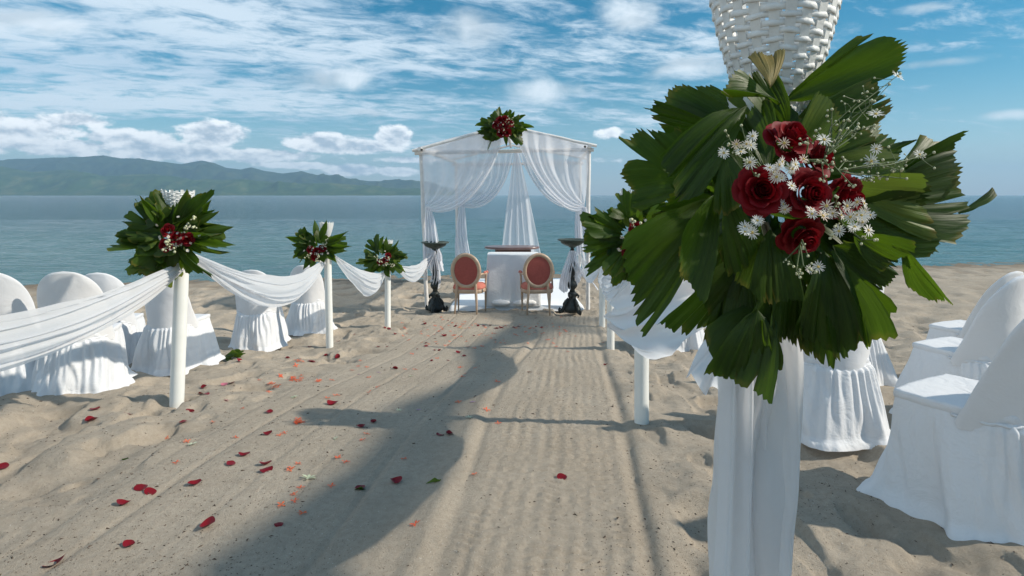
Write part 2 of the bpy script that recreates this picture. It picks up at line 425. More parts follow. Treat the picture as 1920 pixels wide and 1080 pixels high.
M['rose'] = petalmat('deep_red_rose', (.13, .002, .006), (.25, .005, .010), .6, .25)
M['fallen'] = petalmat('fallen_rose_petal', (.11, .003, .008), (.25, .008, .016), .4, .15)
M['pinkpetal'] = petalmat('pink_petal', (.50, .12, .18), (.60, .22, .28), .5)
M['ixora'] = petalmat('orange_red_floret', (.75, .060, .02), (.80, .20, .07), .6)
M['daisy'] = petalmat('white_daisy_petal', (.80, .79, .74), (.72, .68, .60), .6, .25)
M['daisyold'] = petalmat('faded_daisy_petal', (.62, .48, .38), (.70, .60, .50), .6, .25)
M['yolk'] = simple('daisy_centre', (.50, .36, .10), .8)
M['bud'] = simple('cream_bud', (.50, .50, .32), .6)
M['lilac'] = petalmat('lilac_floret', (.35, .18, .38), (.45, .28, .48), .6)
M['palegreen'] = petalmat('pale_green_blossom', (.50, .56, .36), (.62, .66, .50), .6)
M['yellow'] = petalmat('yellow_blossom', (.75, .50, .02), (.80, .55, .04), .6)
def leafmat(name, lo, hi, glow, trans=.48, rough=.42, gloss=.28):
    m, t, b = material(name)
    uv = t.new('ShaderNodeUVMap'); uv.uv_map = 'UVMap'
    u, v, _ = t.sep(uv.outputs[0])
    oi = t.new('ShaderNodeObjectInfo').outputs['Random']
    pleat = t.noise(t.xyz(t.m('MULTIPLY', u, 16), t.m('MULTIPLY', v, .8), t.m('MULTIPLY', oi, 30)), 1.0, 4, .6)
    blot = t.noise(t.xyz(t.m('MULTIPLY', u, 2.2), t.m('MULTIPLY', v, 2.2), t.m('MULTIPLY', oi, 17)), 1.0, 4, .6)
    f = t.m('ADD', t.m('MULTIPLY', t.ss(pleat, .3, .7), .55), t.m('MULTIPLY', oi, .45))
    col = t.mix(f, c4(*lo), c4(*hi))
    col = t.mix(t.ss(blot, .35, .72, 0, .55), col, c4(hi[0] * 1.55, hi[1] * 1.25, hi[2]))
    vein = t.ss(t.m('ABSOLUTE', t.m('SUBTRACT', t.m('FRACT', t.m('MULTIPLY', u, 22)), .5)),   .10, 0, 0, .26)
    col = t.mix(vein, col, c4(hi[0] * 1.7, hi[1] * 1.5, hi[2] * 1.3))
    # yellowed, browned tips of their own
    tip = t.m('MULTIPLY', t.ss(v, .90, 1.0), t.ss(blot, .46, .60))
    col = t.mix(t.m('MULTIPLY', tip, .8), col, c4(.20, .15, .03))
    spot = t.ss(t.noise(t.xyz(t.m('MULTIPLY', u, 9), t.m('MULTIPLY', v, 9), t.m('MULTIPLY', oi, 9)), 1.0, 3, .6), .70, .76)
    col = t.mix(t.m('MULTIPLY', spot, .6), col, c4(.10, .06, .02))
    t.l.new(col, b.inputs['Base Color']); b.inputs['Roughness'].default_value = rough; b.inputs['Specular IOR Level'].default_value = gloss
    bn = t.new('ShaderNodeBump'); bn.inputs['Strength'].default_value = .5; bn.inputs['Distance'].default_value = .004
    t.l.new(pleat, bn.inputs['Height']); t.l.new(bn.outputs[0], b.inputs['Normal'])
    tr = t.new('ShaderNodeBsdfTranslucent'); t.l.new(t.mix(.55, col, c4(*glow)), tr.inputs[0]); t.l.new(bn.outputs[0], tr.inputs['Normal'])
    mx = t.new('ShaderNodeMixShader'); mx.inputs[0].default_value = trans
    t.l.new(b.outputs[0], mx.inputs[1]); t.l.new(tr.outputs[0], mx.inputs[2]); t.l.new(mx.outputs[0], outp(t).inputs['Surface'])
    return m
M['leaf'] = leafmat('fishtail_palm_leaf', (.013, .036, .006), (.046, .092, .012), (.13, .25, .006))
M['leafdry'] = leafmat('olive_dry_leaf', (.13, .12, .035), (.22, .19, .07), (.24, .20, .06), .3, .6, .3)
M['leaflight'] = leafmat('light_green_leaf', (.060, .110, .020), (.11, .17, .03), (.20, .30, .02), .4)
# ------------------------------------------------------------------ ground, sea, hills
def axis(segs):
    out = []
    for a, b, st in segs:
        n = max(1, int(round((b - a) / st))); out += list(np.linspace(a, b, n, endpoint=False))
    out.append(segs[-1][1]); return np.array(out)
ys = axis([(-14, 0, 1.0), (0, 1.8, .2), (1.8, 3.4, .0105), (3.4, 5, .0145), (5, 7, .019), (7, 10, .028), (10, 13, .05), (13, 21, .09), (21, 34, .8)])
xs = axis([(-70, -16, 2.2), (-16, -7, .12), (-7, -3, .034), (-3, 2.3, .0125), (2.3, 6, .030), (6, 16, .10), (16, 70, 2.2)])
X, Y = np.meshgrid(xs, ys, indexing='ij')
Z = height(X, Y)
me = mesh_np('beach_sand', np.stack([X.ravel(), Y.ravel(), Z.ravel()], 1), grid_faces(len(xs), len(ys)), M['sand'])
o = link('beach_sand', me); o['kind'] = 'structure'
SEA = EYE - 2.165
sy_ = axis([(60, 400, 30), (400, 14000, 800)]); sx_ = axis([(-15000, -200, 800), (-200, 200, 20), (200, 15000, 800)])
X, Y = np.meshgrid(sx_, sy_, indexing='ij')
o = link('sea_water', mesh_np('sea_water', np.stack([X.ravel(), Y.ravel(), np.full(X.size, SEA)], 1), grid_faces(len(sx_), len(sy_)), M['water'])); o['kind'] = 'structure'
ysn = axis([(13, 30, .10), (30, 60, .30)]); xsn = axis([(-110, -30, 2.5), (-30, 34, .26), (34, 110, 2.5)])
X, Y = np.meshgrid(xsn, ysn, indexing='ij')
wv_ = (fbm(X * .55 + .25 * Y, Y * 2.1, 71, 4, .6) - .5) * .075 + (vnoise(X * .16, Y * .8 + .4 * vnoise(X * .3, Y * .3, 4), 72) - .5) * .05
Zn = SEA + wv_ * (1 - sst(Y, 50, 60))
o = link('near_sea_water', mesh_np('near_sea_water', np.stack([X.ravel(), Y.ravel(), Zn.ravel()], 1), grid_faces(len(xsn), len(ysn)), M['water'])); o['kind'] = 'structure'
# the ground goes on behind and far to the sides
o = link('inland_sand', mesh_np('inland_sand', [(-900, -900, -.45), (900, -900, -.45), (900, 10, -1.3), (-900, 10, -1.3)], [(0, 1, 2, 3)], M['sand'])); o['kind'] = 'structure'

def hills(name, prof, D0, depth, mat, seed, rough):
    """ridge profile given as picture points, standing D0 metres off, rising over 'depth' metres"""
    pxs = np.array([p[0] for p in prof], float); pys = np.array([p[1] for p in prof], float)
    nu, nv = 340, 46
    u = np.linspace(pxs[0], pxs[-1], nu); v = np.linspace(0, 1, nv)
    U, Vv = np.meshgrid(u, v, indexing='ij')
    top = (HZ - np.interp(U, pxs, pys)) / F * (D0 + depth * .62)
    D = D0 + depth * Vv
    x = (U - 960) / F * D
    shape = np.where(Vv < .62, np.sin(np.clip(Vv / .62, 0, 1) * np.pi / 2) ** 1.15, np.cos((Vv - .62) / .38 * np.pi / 2) ** .8)
    rn = fbm(x / 520., D / 520., seed, 5, .55); ridge = 1 - np.abs(2 * fbm(x / 700. + 5, D / 1500., seed + 9, 5, .52) - 1)
    inner = np.clip(np.sin(Vv / .62 * np.pi), 0, 1) * (Vv < .62)
    z = top * shape + inner * (rn - .5) * rough * 2.0 * (1 - Vv) + inner * (ridge - .75) * rough * 2.4 * (1 - .9 * Vv / .62)
    z = z + inner * (fbm(x / 150., D / 200., seed + 20, 4, .6) - .5) * rough * .8 * (1 - .7 * Vv / .62)
    z = np.maximum(z, -1) - .5
    V = np.stack([x.ravel(), D.ravel(), (z + SEA).ravel()], 1)
    o = link(name, mesh_np(name, V, grid_faces(nu, nv), mat)); o['kind'] = 'structure'
hills('distant_hills', [(-300, 300), (-150, 292), (-40, 302), (0, 301), (50, 298), (100, 295), (150, 295), (195, 291), (225, 297), (262, 299), (300, 304), (340, 308), (378, 301), (400, 305), (425, 315), (452, 318), (470, 314), (500, 321), (530, 325), (565, 321), (600, 331), (640, 333), (690, 339), (740, 340), (800, 345), (850, 354), (890, 364), (905, 367)], 7600, 2600, M['hill'], 3, 150)
hills('green_foothills', [(-300, 318), (-100, 314), (0, 311), (60, 322), (130, 318), (200, 331), (290, 326), (360, 338), (450, 336), (530, 344), (620, 343), (700, 352), (790, 354), (850, 362), (870, 367)], 6000, 1500, M['foothill'], 8, 90)
# haze
mb = MB(); mb.box((0, 6000, 348), (36000, 17200, 704))
m = bpy.data.materials.new('sea_air'); m.use_nodes = True; t = NT(m.node_tree); t.n.remove(t.n['Principled BSDF'])
pv_ = t.new('ShaderNodeVolumePrincipled'); pv_.inputs['Color'].default_value = c4(.46, .73, 1.0)
pv_.inputs['Density'].default_value = 8.4e-5; pv_.inputs['Anisotropy'].default_value = .1
t.l.new(pv_.outputs[0], outp(t).inputs['Volume'])
hz = mb.build('haze', m, smooth=False); hz['kind'] = 'stuff'
# ================================================================== cloth builders
def surf(name, Pf, nu, nv, mat, parent=None, closed=False):
    """Pf(u, v) -> arrays; u, v in 0..1"""
    u = np.arange(nu) / (nu if closed else nu - 1); v = np.linspace(0, 1, nv)
    U, Vv = np.meshgrid(u, v, indexing='ij')
    P = Pf(U, Vv); V = np.stack([p.ravel() for p in P], 1)
    return link(name, mesh_np(name, V, grid_faces(nu, nv, closed), mat), parent)
def swag(P0, P1, sag_t, sag_b, w0, bulge=(0, 0), folds=5, amp=.03, seed=0, mat='swag', shift=0.5, gather=.22):
    P0 = np.array(P0); P1 = np.array(P1); d = P1 - P0; L = np.hypot(d[0], d[1]); nrm = np.array([-d[1], d[0]]) / L
    def Pf(T, S):     # T along, S across (0 top .. 1 bottom)
        k = math.log(.5) / math.log(shift); Tt = T ** k
        par = 4 * Tt * (1 - Tt)
        env = np.clip(1 - np.abs(2 * T - 1) ** 3, 0, 1)
        lin = P0[:, None, None] + d[:, None, None] * T
        top = -sag_t * par; bot = -w0 - sag_b * par
        mixs = S ** .92
        z = lin[2] + top * (1 - mixs) + bot * mixs
        wob = fbm(T * 3 + seed * 3.1, S * folds * 1.1, seed, 3)
        low_ = vnoise(T * 2.2 + seed, S * 2.5, seed + 5)
        ph = 2 * np.pi * (folds * S + 1.3 * np.sin(T * 3.1 + seed) * (S - .4)) + 5 * wob + 6 * low_
        a = amp * (.55 - .15 * env) * (.1 + 1.3 * wob) * (.35 + 1.4 * low_)
        off = a * np.sin(ph) + .4 * a * np.sin(2.3 * ph + 1)
        # cloth hangs like a scoop: the middle of the sheet bellies out sideways
        belly = np.sin(np.pi * S ** .8) * env
        x = lin[0] + nrm[0] * off + bulge[0] * (.35 + .65 * belly) * par
        y = lin[1] + nrm[1] * off + bulge[1] * (.35 + .65 * belly) * par
        z = z + .5 * off * (1 - S) + .018 * (wob - .5) * env * 2
        return x, y, z
    return Pf
def tail(T0, width0, B0, width1, drop, folds=5, amp=.02, seed=0, axis=(1, 0)):
    """hanging cloth tail from tie point T0 to bottom centre B0"""
    T0 = np.array(T0); B0 = np.array(B0); ax = np.array(axis, float)
    def Pf(S, T):
        c = T0[:, None, None] + (B0 - T0)[:, None, None] * T
        wd = width0 + (width1 - width0) * T ** .7
        q = (S - .5) * wd
        wob = vnoise(S * folds + seed, T * 2.0, seed)
        off = amp * (.4 + T) * np.sin(2 * np.pi * folds * S + 2 * wob + 1.5 * np.sin(T * 2.5 + seed))
        x = c[0] + ax[0] * q - ax[1] * off + .03 * np.sin(T * 4 + seed) * ax[0]
        y = c[1] + ax[1] * q + ax[0] * off
        z = c[2] + drop * T * (vnoise(S * 2.2, S * 0 + seed, seed) - .5)
        return x, y, z
    return Pf

# ================================================================== leaves, roses, daisies
def leaf_mesh(kind, seed, nu=22, nv=9):
    """unit leaf: base at the origin, grows along +x, width along y (-.5..5), normal +z, tip toothed"""
    r = np.random.RandomState(seed)
    q = np.linspace(-1, 1, nu); tt = np.linspace(0, 1, nv)
    Q, T = np.meshgrid(q, tt, indexing='ij')
    if kind == 'fan':       # fishtail wedge: pleated, cut off ragged and slanting
        sk = r.choice((-1, 1)) * r.uniform(.02, .24); sb_ = r.uniform(-.22, .22)
        lq = 1 - sk * q - .12 * np.abs(q) ** 2 - .10 * (1 - np.abs(q)) * r.uniform(0, 1)
        teeth = np.where(np.arange(nu) % 2 == 0, 0, -.028) + r.uniform(-.022, .022, nu) + .05 * np.sin(q * r.uniform(2, 6) + r.uniform(0, 6))
        for _ in range(r.randint(1, 4)):  # deeper splits
            k = r.randint(3, nu - 3); teeth[k] -= r.uniform(.05, .20)
        lq = lq + teeth
        wd = T ** .72 * (1 - .12 * T ** 3)
        x = T * lq[:, None]; y = Q * .5 * wd + sb_ * (x ** 2) * .55
        edge = np.where(np.abs(Q) > .95, (r.rand(nu, nv) - .5) * .02, 0); y = y + edge
    else:                   # ovate toothed leaflet
        wd = np.sin(np.pi * np.clip(T * .94 + .03, 0, 1)) ** .75 * (1 - .25 * T)
        x = T * (1 - .10 * Q ** 2 * T); y = Q * .5 * wd
        jag = (np.arange(nv) % 2) * .03 - .015
        y = y * (1 + jag[None, :] * (np.abs(Q) > .9) * 2)
    pleat = np.where(np.arange(nu) % 2 == 0, 1, -1)[:, None] * .0045 * T
    cup = r.uniform(-.12, .24); droop = r.uniform(.02, .32); tw = r.uniform(-.35, .35)
    z = pleat + cup * np.abs(Q) ** 1.5 * T - droop * T ** 2.2 + .02 * np.sin(5 * T + 3 * Q + seed)
    z = z + tw * y * T
    V = np.stack([x.ravel(), y.ravel(), z.ravel()], 1)
    uv = np.stack([(Q.ravel() + 1) / 2, T.ravel()], 1)
    return V, grid_faces(nu, nv), uv
def make_leaf(kind, seed, mat, nu=30, nv=9):
    V, Fq, uv = leaf_mesh(kind, seed, nu, nv)
    return mesh_np('leaf', V, Fq, M[mat], True, uv)
FANS = [make_leaf('fan', 100 + k, 'leaf') for k in range(20)]
FANSL = [make_leaf('fan', 160 + k, 'leaflight') for k in range(4)]
OVAL = [make_leaf('oval', 200 + k, 'leaf', 9, 9) for k in range(7)]
SFAN = [make_leaf('fan', 230 + k, 'leaf', 12, 6) for k in range(7)]
SFANL = [make_leaf('fan', 250 + k, 'leaflight', 12, 6) for k in range(3)]
DRYF = make_leaf('fan', 301, 'leafdry')
def frame_matrix(base, tip, hint, roll, width):
    base = Vector(base); ax = Vector(tip) - base; L = ax.length; ax.normalize()
    n = Vector(hint) - ax * Vector(hint).dot(ax)
    if n.length < .05: n = ax.orthogonal()
    n.normalize(); n = Matrix.Rotation(roll, 3, ax) @ n
    yv = n.cross(ax).normalized()
    m = Matrix((ax * L, yv * width, n * L)).transposed().to_4x4(); m.translation = base
    return m
def leaf_at(parent, me, base, tip, width, hint, roll=0, name='leaf', label=None):
    o = link(name, me, parent, frame_matrix(base, tip, hint, roll, width))
    if label: o['label'] = label
    return o
# rose
def petal_mesh(seed):
    r = np.random.RandomState(seed); nu, nv = 9, 7
    q = np.linspace(-1, 1, nu); tt = np.linspace(0, 1, nv); Q, T = np.meshgrid(q, tt, indexing='ij')
    ang = Q * 1.02 * (np.sin(np.pi * (T * .78 + .14)) ** .6)
    rad = .55 + .45 * T ** .8 + .16 * T ** 4
    x = rad * np.sin(ang); y = -rad * np.cos(ang); z = T * 1.0 * (1 - .14 * Q ** 2) - .12 * T ** 5 + .02 * np.sin(7 * Q + seed) * T
    return mesh_np('petal', np.stack([x.ravel(), y.ravel(), z.ravel()], 1), grid_faces(nu, nv), M['rose'])
PET = [petal_mesh(k) for k in range(4)]
def rose_core():
    mb = MB(); V = []; n, nv = 90, 6      # rolled spiral heart
    for i in range(n):
        th = i / n * 5.2 * math.pi; rr = .10 + .34 * i / n
        for j in range(nv):
            tj = j / (nv - 1); V.append((rr * (.72 + .3 * tj) * math.cos(th), rr * (.72 + .3 * tj) * math.sin(th), tj * (1.02 - .16 * i / n) + .02 * math.sin(th * 3)))
    mb.add(V, grid_faces(n, nv)); mb.ball((0, 0, .1), .32, 8, 6)
    return mb.mesh('rose', M['rose'])
ROSE_CORE = rose_core()
def rose(parent, pos, face, r, seed, full=True, name='rose'):
    """a rose of radius r opening towards 'face'"""
    rr = random.Random(seed)
    q = Vector(face).normalized().to_track_quat('Z', 'Y').to_matrix().to_4x4()
    base = Matrix.Translation(Vector(pos)) @ q @ Matrix.Rotation(rr.uniform(0, 6), 4, 'Z') @ Matrix.Translation((0, 0, -r * .35))
    if not full:
        return link(name, ROSE_SMALL, parent, base @ Matrix.Diagonal((r, r, r, 1)))
    o = link(name, ROSE_CORE, parent, base @ Matrix.Diagonal((r * 1.02, r * 1.02, r * 1.02, 1)))
    k = 0
    for ring, (n, sc_, lean, hz_) in enumerate(((3, .50, -6, .92), (4, .66, 6, .88), (5, .84, 20, .82), (5, 1.0, 36, .74))):
        for i in range(n):
            a = 2 * math.pi * (i / n) + ring * .7 + rr.uniform(-.15, .15)
            mm = Matrix.Rotation(a, 4, 'Z') @ Matrix.Rotation(R(lean + rr.uniform(-4, 4)), 4, 'X') @ Matrix.Diagonal((r * sc_, r * sc_, r * hz_ * 1.0, 1))
            link('petal', PET[k % 4], o, base @ mm); k += 1
    return o
def small_rose_mesh():
    mb = MB()
    src = [(ROSE_CORE, Matrix.Identity(4))]
    for ring, (n, sc_, lean, hz_) in enumerate(((4, .62, 4, .9), (5, .90, 26, .8))):
        for i in range(n):
            src.append((PET[i % 4], Matrix.Rotation(2 * math.pi * i / n + ring, 4, 'Z') @ Matrix.Rotation(R(lean), 4, 'X') @ Matrix.Diagonal((sc_, sc_, hz_, 1))))
    for me, mm in src: mb.add([mm @ v.co for v in me.vertices], [p.vertices for p in me.polygons])
    return mb.mesh('rose', M['rose'])
ROSE_SMALL = small_rose_mesh()
def daisy_mesh(mat, seed, n=15):
    r = random.Random(seed); V = []; Fs = []; 
    for k in range(n):
        a = 2 * math.pi * k / n + r.uniform(-.12, .12); L = r.uniform(.8, 1.05); zt = r.uniform(-.05, .22)
        for (x, y, z) in ((.16, -.035, .02), (.16, .035, .02), (.6, .085, .05 + zt * .5), (L, .03, zt), (L, -.03, zt), (.6, -.085, .05 + zt * .5)):
            V.append((x * math.cos(a) - y * math.sin(a), x * math.sin(a) + y * math.cos(a), z))
        i = len(V) - 6; Fs.append((i, i + 1, i + 2, i + 5)); Fs.append((i + 2, i + 3, i + 4, i + 5))
    mb = MB(); mb.add(V, Fs); npet = len(Fs); mb.ball((0, 0, .04), .22, 7, 5, (1, 1, .6))
    me = mb.mesh('daisy', M[mat]); me.materials.append(M['yolk'])
    for p in me.polygons:
        if p.index >= npet: p.material_index = 1
    return me
DAISY = [daisy_mesh('daisy', k) for k in range(4)] + [daisy_mesh('daisyold', 9, 11)]
def rand_dir(r):
    while 1:
        v = Vector((r.uniform(-1, 1), r.uniform(-1, 1), r.uniform(-1, 1)))
        if .1 < v.length < 1: return v.normalized()
def sprig(parent, base, tips, r, bud=.0024, name='sprig', mat='stem', bend=.02):
    """a branching filler stem with buds at its ends: one part, buds a sub-part"""
    st = MB(); bd = MB(); base = Vector(base)
    for tp in tips:
        tp = Vector(tp); mid_ = (base + tp) / 2 + rand_dir(r) * bend
        st.tube([base, mid_, tp], [.0016, .0012, .0007], 4, False)
        for k in range(7):
            f = r.uniform(.45, 1.0); a = mid_.lerp(tp, max(0, 2 * f - 1)) if f > .5 else base.lerp(mid_, 2 * f)
            e = a + rand_dir(r) * (tp - base).length * r.uniform(.05, .20)
            st.tube([a, (a + e) / 2 + rand_dir(r) * .003, e], .0006, 3, False)
            bd.ball(e, bud * r.uniform(.6, 1.25), 5, 4)
        bd.ball(tp, bud * 1.2, 5, 4)
    o = st.build(name, M[mat], parent); b_ = bd.build('bud', M['bud'], o); b_['kind'] = 'stuff'
    return o
def daisies(parent, pts, face, size, r, old=.15):
    for p in pts:
        n = (Vector(face) + rand_dir(r) * .75).normalized()
        mm = Matrix.Translation(Vector(p)) @ n.to_track_quat('Z', 'Y').to_matrix().to_4x4() @ Matrix.Rotation(r.uniform(0, 6), 4, 'Z')
        s = size * r.uniform(.8, 1.15)
        link('daisy', DAISY[4] if r.random() < old else DAISY[r.randint(0, 3)], parent, mm @ Matrix.Diagonal((s, s, s, 1)))

# ---- wicker torch basket: real staves with weavers passing in and out
def basket(loc, label, detail=True, s=1.0, H_=.42, r0=.050, r1=.150, rows=23, ns=22, name='wicker_basket'):
    root = empty(name, loc, label, 'basket', 'white wicker baskets on top of the aisle posts')
    def rad(z):
        k = z / H_; return r0 + (r1 - r0) * (1 - (1 - k) ** 1.35) 
    rr = random.Random(int(loc[0] * 100))
    T = Matrix.Translation(Vector(loc)) @ Matrix.Diagonal((s, s, s, 1))
    dz = H_ / rows
    for k in range(ns):
        th = 2 * math.pi * (k + rr.uniform(-.09, .09)) / ns; V = []; Fs = []
        zt = H_ + rr.choice((.0, .014, .022, .03, .006)); n = 9
        for i in range(n):
            z = zt * i / (n - 1); r_ = rad(min(z, H_)) + (z > H_) * .002; hw = r_ * math.sin(math.pi / ns) * .62
            c, s_ = math.cos(th), math.sin(th)
            for (dr, dt) in ((-.0015, -hw), (.0015, -hw), (.0015, hw), (-.0015, hw)):
                V.append(((r_ + dr) * c - dt * s_, (r_ + dr) * s_ + dt * c, z))
        for i in range(n - 1):
            for j in range(4): Fs.append((i * 4 + j, i * 4 + (j + 1) % 4, (i + 1) * 4 + (j + 1) % 4, (i + 1) * 4 + j))
        Fs += [(3, 2, 1, 0), tuple((n - 1) * 4 + j for j in range(4))]
        mb = MB(); mb.add(V, Fs); link('stave', mb.mesh('stave', M['wicker'], False), root, T)
    nt = ns * 6
    for row in range(rows):
        z0 = (row + .5) * dz; V = []; Fs = []; ph = math.pi * row; h = dz * .80 / 2; wig = rr.uniform(0, 6); h *= rr.uniform(.86, 1.10); jam = [rr.uniform(.75, 1.3) for _ in range(7)]; z0 += rr.uniform(-.0012, .0012)
        for i in range(nt):
            th = 2 * math.pi * i / nt; a = math.cos(ns / 2 * th + ph); a = math.copysign(abs(a) ** .42, a)
            zc = z0 + .0016 * math.sin(th * 5 + wig) + .0012 * math.sin(th * 11 + wig * 2)
            r_ = rad(zc) + .0029 * a * jam[i % len(jam)]
            for (dr, dzz) in ((-.0013, -h), (.0006, -h * .96), (.0010, 0), (.0006, h * .96), (-.0013, h)):
                V.append(((r_ + dr) * math.cos(th), (r_ + dr) * math.sin(th), zc + dzz))
        for i in range(nt):
            i2 = (i + 1) % nt
            for j in range(5): Fs.append((i * 5 + j, i * 5 + (j + 1) % 5, i2 * 5 + (j + 1) % 5, i2 * 5 + j))
        mb = MB(); mb.add(V, Fs); link('weaver', mb.mesh('weaver', M['wicker']), root, T)
    return root
def copy_thing(root, loc, label, s=1.0):
    r = root.copy(); C.objects.link(r); r['label'] = label
    m = Matrix.Translation(Vector(loc)) @ Matrix.Diagonal((s, s, s, 1)); r.matrix_basis = m; WM[r.name] = m
    for ch in list(root.children):
        c = ch.copy(); C.objects.link(c); c.parent = r
        for g in ch.children:
            d = g.copy(); C.objects.link(d); d.parent = c
    return r
def post(x, y, top, label, r=.045, lean=(0, 0)):
    z = float(base_h(x, y)) - .25
    mb = MB(); n = 12
    pts = [(x - lean[0] * (1 - i / n), y - lean[1] * (1 - i / n), z + (top - z) * i / n) for i in range(n + 1)]
    mb.tube(pts, [r * (1 + .012 * math.sin(i * 2.3)) for i in range(n + 1)], 24)
    o = mb.build('white_post', M['pvc'], sharp=50)
    return tag(o, label, 'post', 'white pipe posts along both sides of the aisle')

# ================================================================== near right post, basket, drape and bouquet
ND = 1.47
NX = (1405 - 960) / F * ND
GRPB = 'palm leaf and red rose bouquets tied to the aisle posts'
post(NX, ND, 1.60, 'thick white post wrapped in cloth beneath the nearest big bouquet', .052)
near_basket = basket((NX + .060, ND, 1.50), 'large white woven basket above the nearest bouquet, cut off by the top of the photo', H_=.375, r0=.050, r1=.150, rows=21)
# drape: closed fold around the post and a looser panel beside it
zg = float(base_h(NX, ND))
def dr1(S, T):
    th = 2 * np.pi * S; z = 1.22 - (1.22 - zg + .0) * T
    wob = fbm(np.cos(th) * 1.3 + 3, T * 2.2 + np.sin(th), 4, 3)
    rr = .070 + .030 * T + .014 * np.sin(3 * th + 9 * T + 3 * wob) + .060 * (wob - .5) + .012 * np.sin(3 * th + T * 7 + 1)
    rr = rr * (.72 + .28 * sst(T, 0, .22))
    return NX + .010 + rr * np.cos(th) * 1.02, ND + rr * np.sin(th), z
dr = empty('post_drape', (NX, ND, zg), 'long white cloth hanging in folds around the nearest post', 'drape')
surf('wrapped_cloth', dr1, 96, 70, M['drape'], dr, closed=True)
def dr2(S, T):
    z = 1.20 - (1.20 - zg) * T
    wob = fbm(S * 3 + 1, T * 3, 14, 3)
    q = (S - .5) * (.085 + .045 * T)
    x = NX - .052 + q + .012 * np.sin(T * 5); y = ND - .075 - .028 * T + .016 * np.sin(S * 15 + 3 * np.sin(T * 3.2)) + .02 * (wob - .5) + .10 * (np.abs(S - .55)) ** 2
    return x, y, z
surf('loose_panel', dr2, 40, 60, M['swag'], dr)
def dr3(S, T):
    z = 1.16 - (1.16 - zg) * T
    wob = fbm(S * 3 + 7, T * 3, 24, 3)
    q = (S - .5) * (.10 + .02 * np.sin(T * 6))
    x = NX + .042 + q - .03 * np.sin(T * 3.5) * (1 - S); y = ND - .088 + .014 * np.sin(S * 9 + 8 * T + 1) + .07 * (wob - .5) + .14 * (np.abs(S - .45)) ** 2
    return x, y, z
surf('front_panel', dr3, 40, 60, M['drape'], dr)
# tail of cloth fluttering behind
def tl(S, T):
    a = np.array([.60, 1.75, .98]); bb = np.array(W(1318, 725, 1.95))
    c = a[:, None, None] + (bb - a)[:, None, None] * T
    wd = .03 + .12 * T ** .8; q = (S - .5) * wd
    off = .018 * np.sin(S * 14 + T * 4)
    return c[0] + q * .80, c[1] + off + q * .1, c[2] + q * -.45 + .02 * np.sin(S * 9) * T
surf('cloth_tail', tl, 30, 34, M['drape'], dr)

NB = empty('flower_bouquet', (NX, ND - .1, 1.36), 'huge bouquet of toothed palm leaves, red roses and white daisies in the right foreground', 'bouquet', GRPB)
def NW(px, py, d): return W(px, py, d)
CAMV = Vector((0, -1, 0))
rr = random.Random(5)
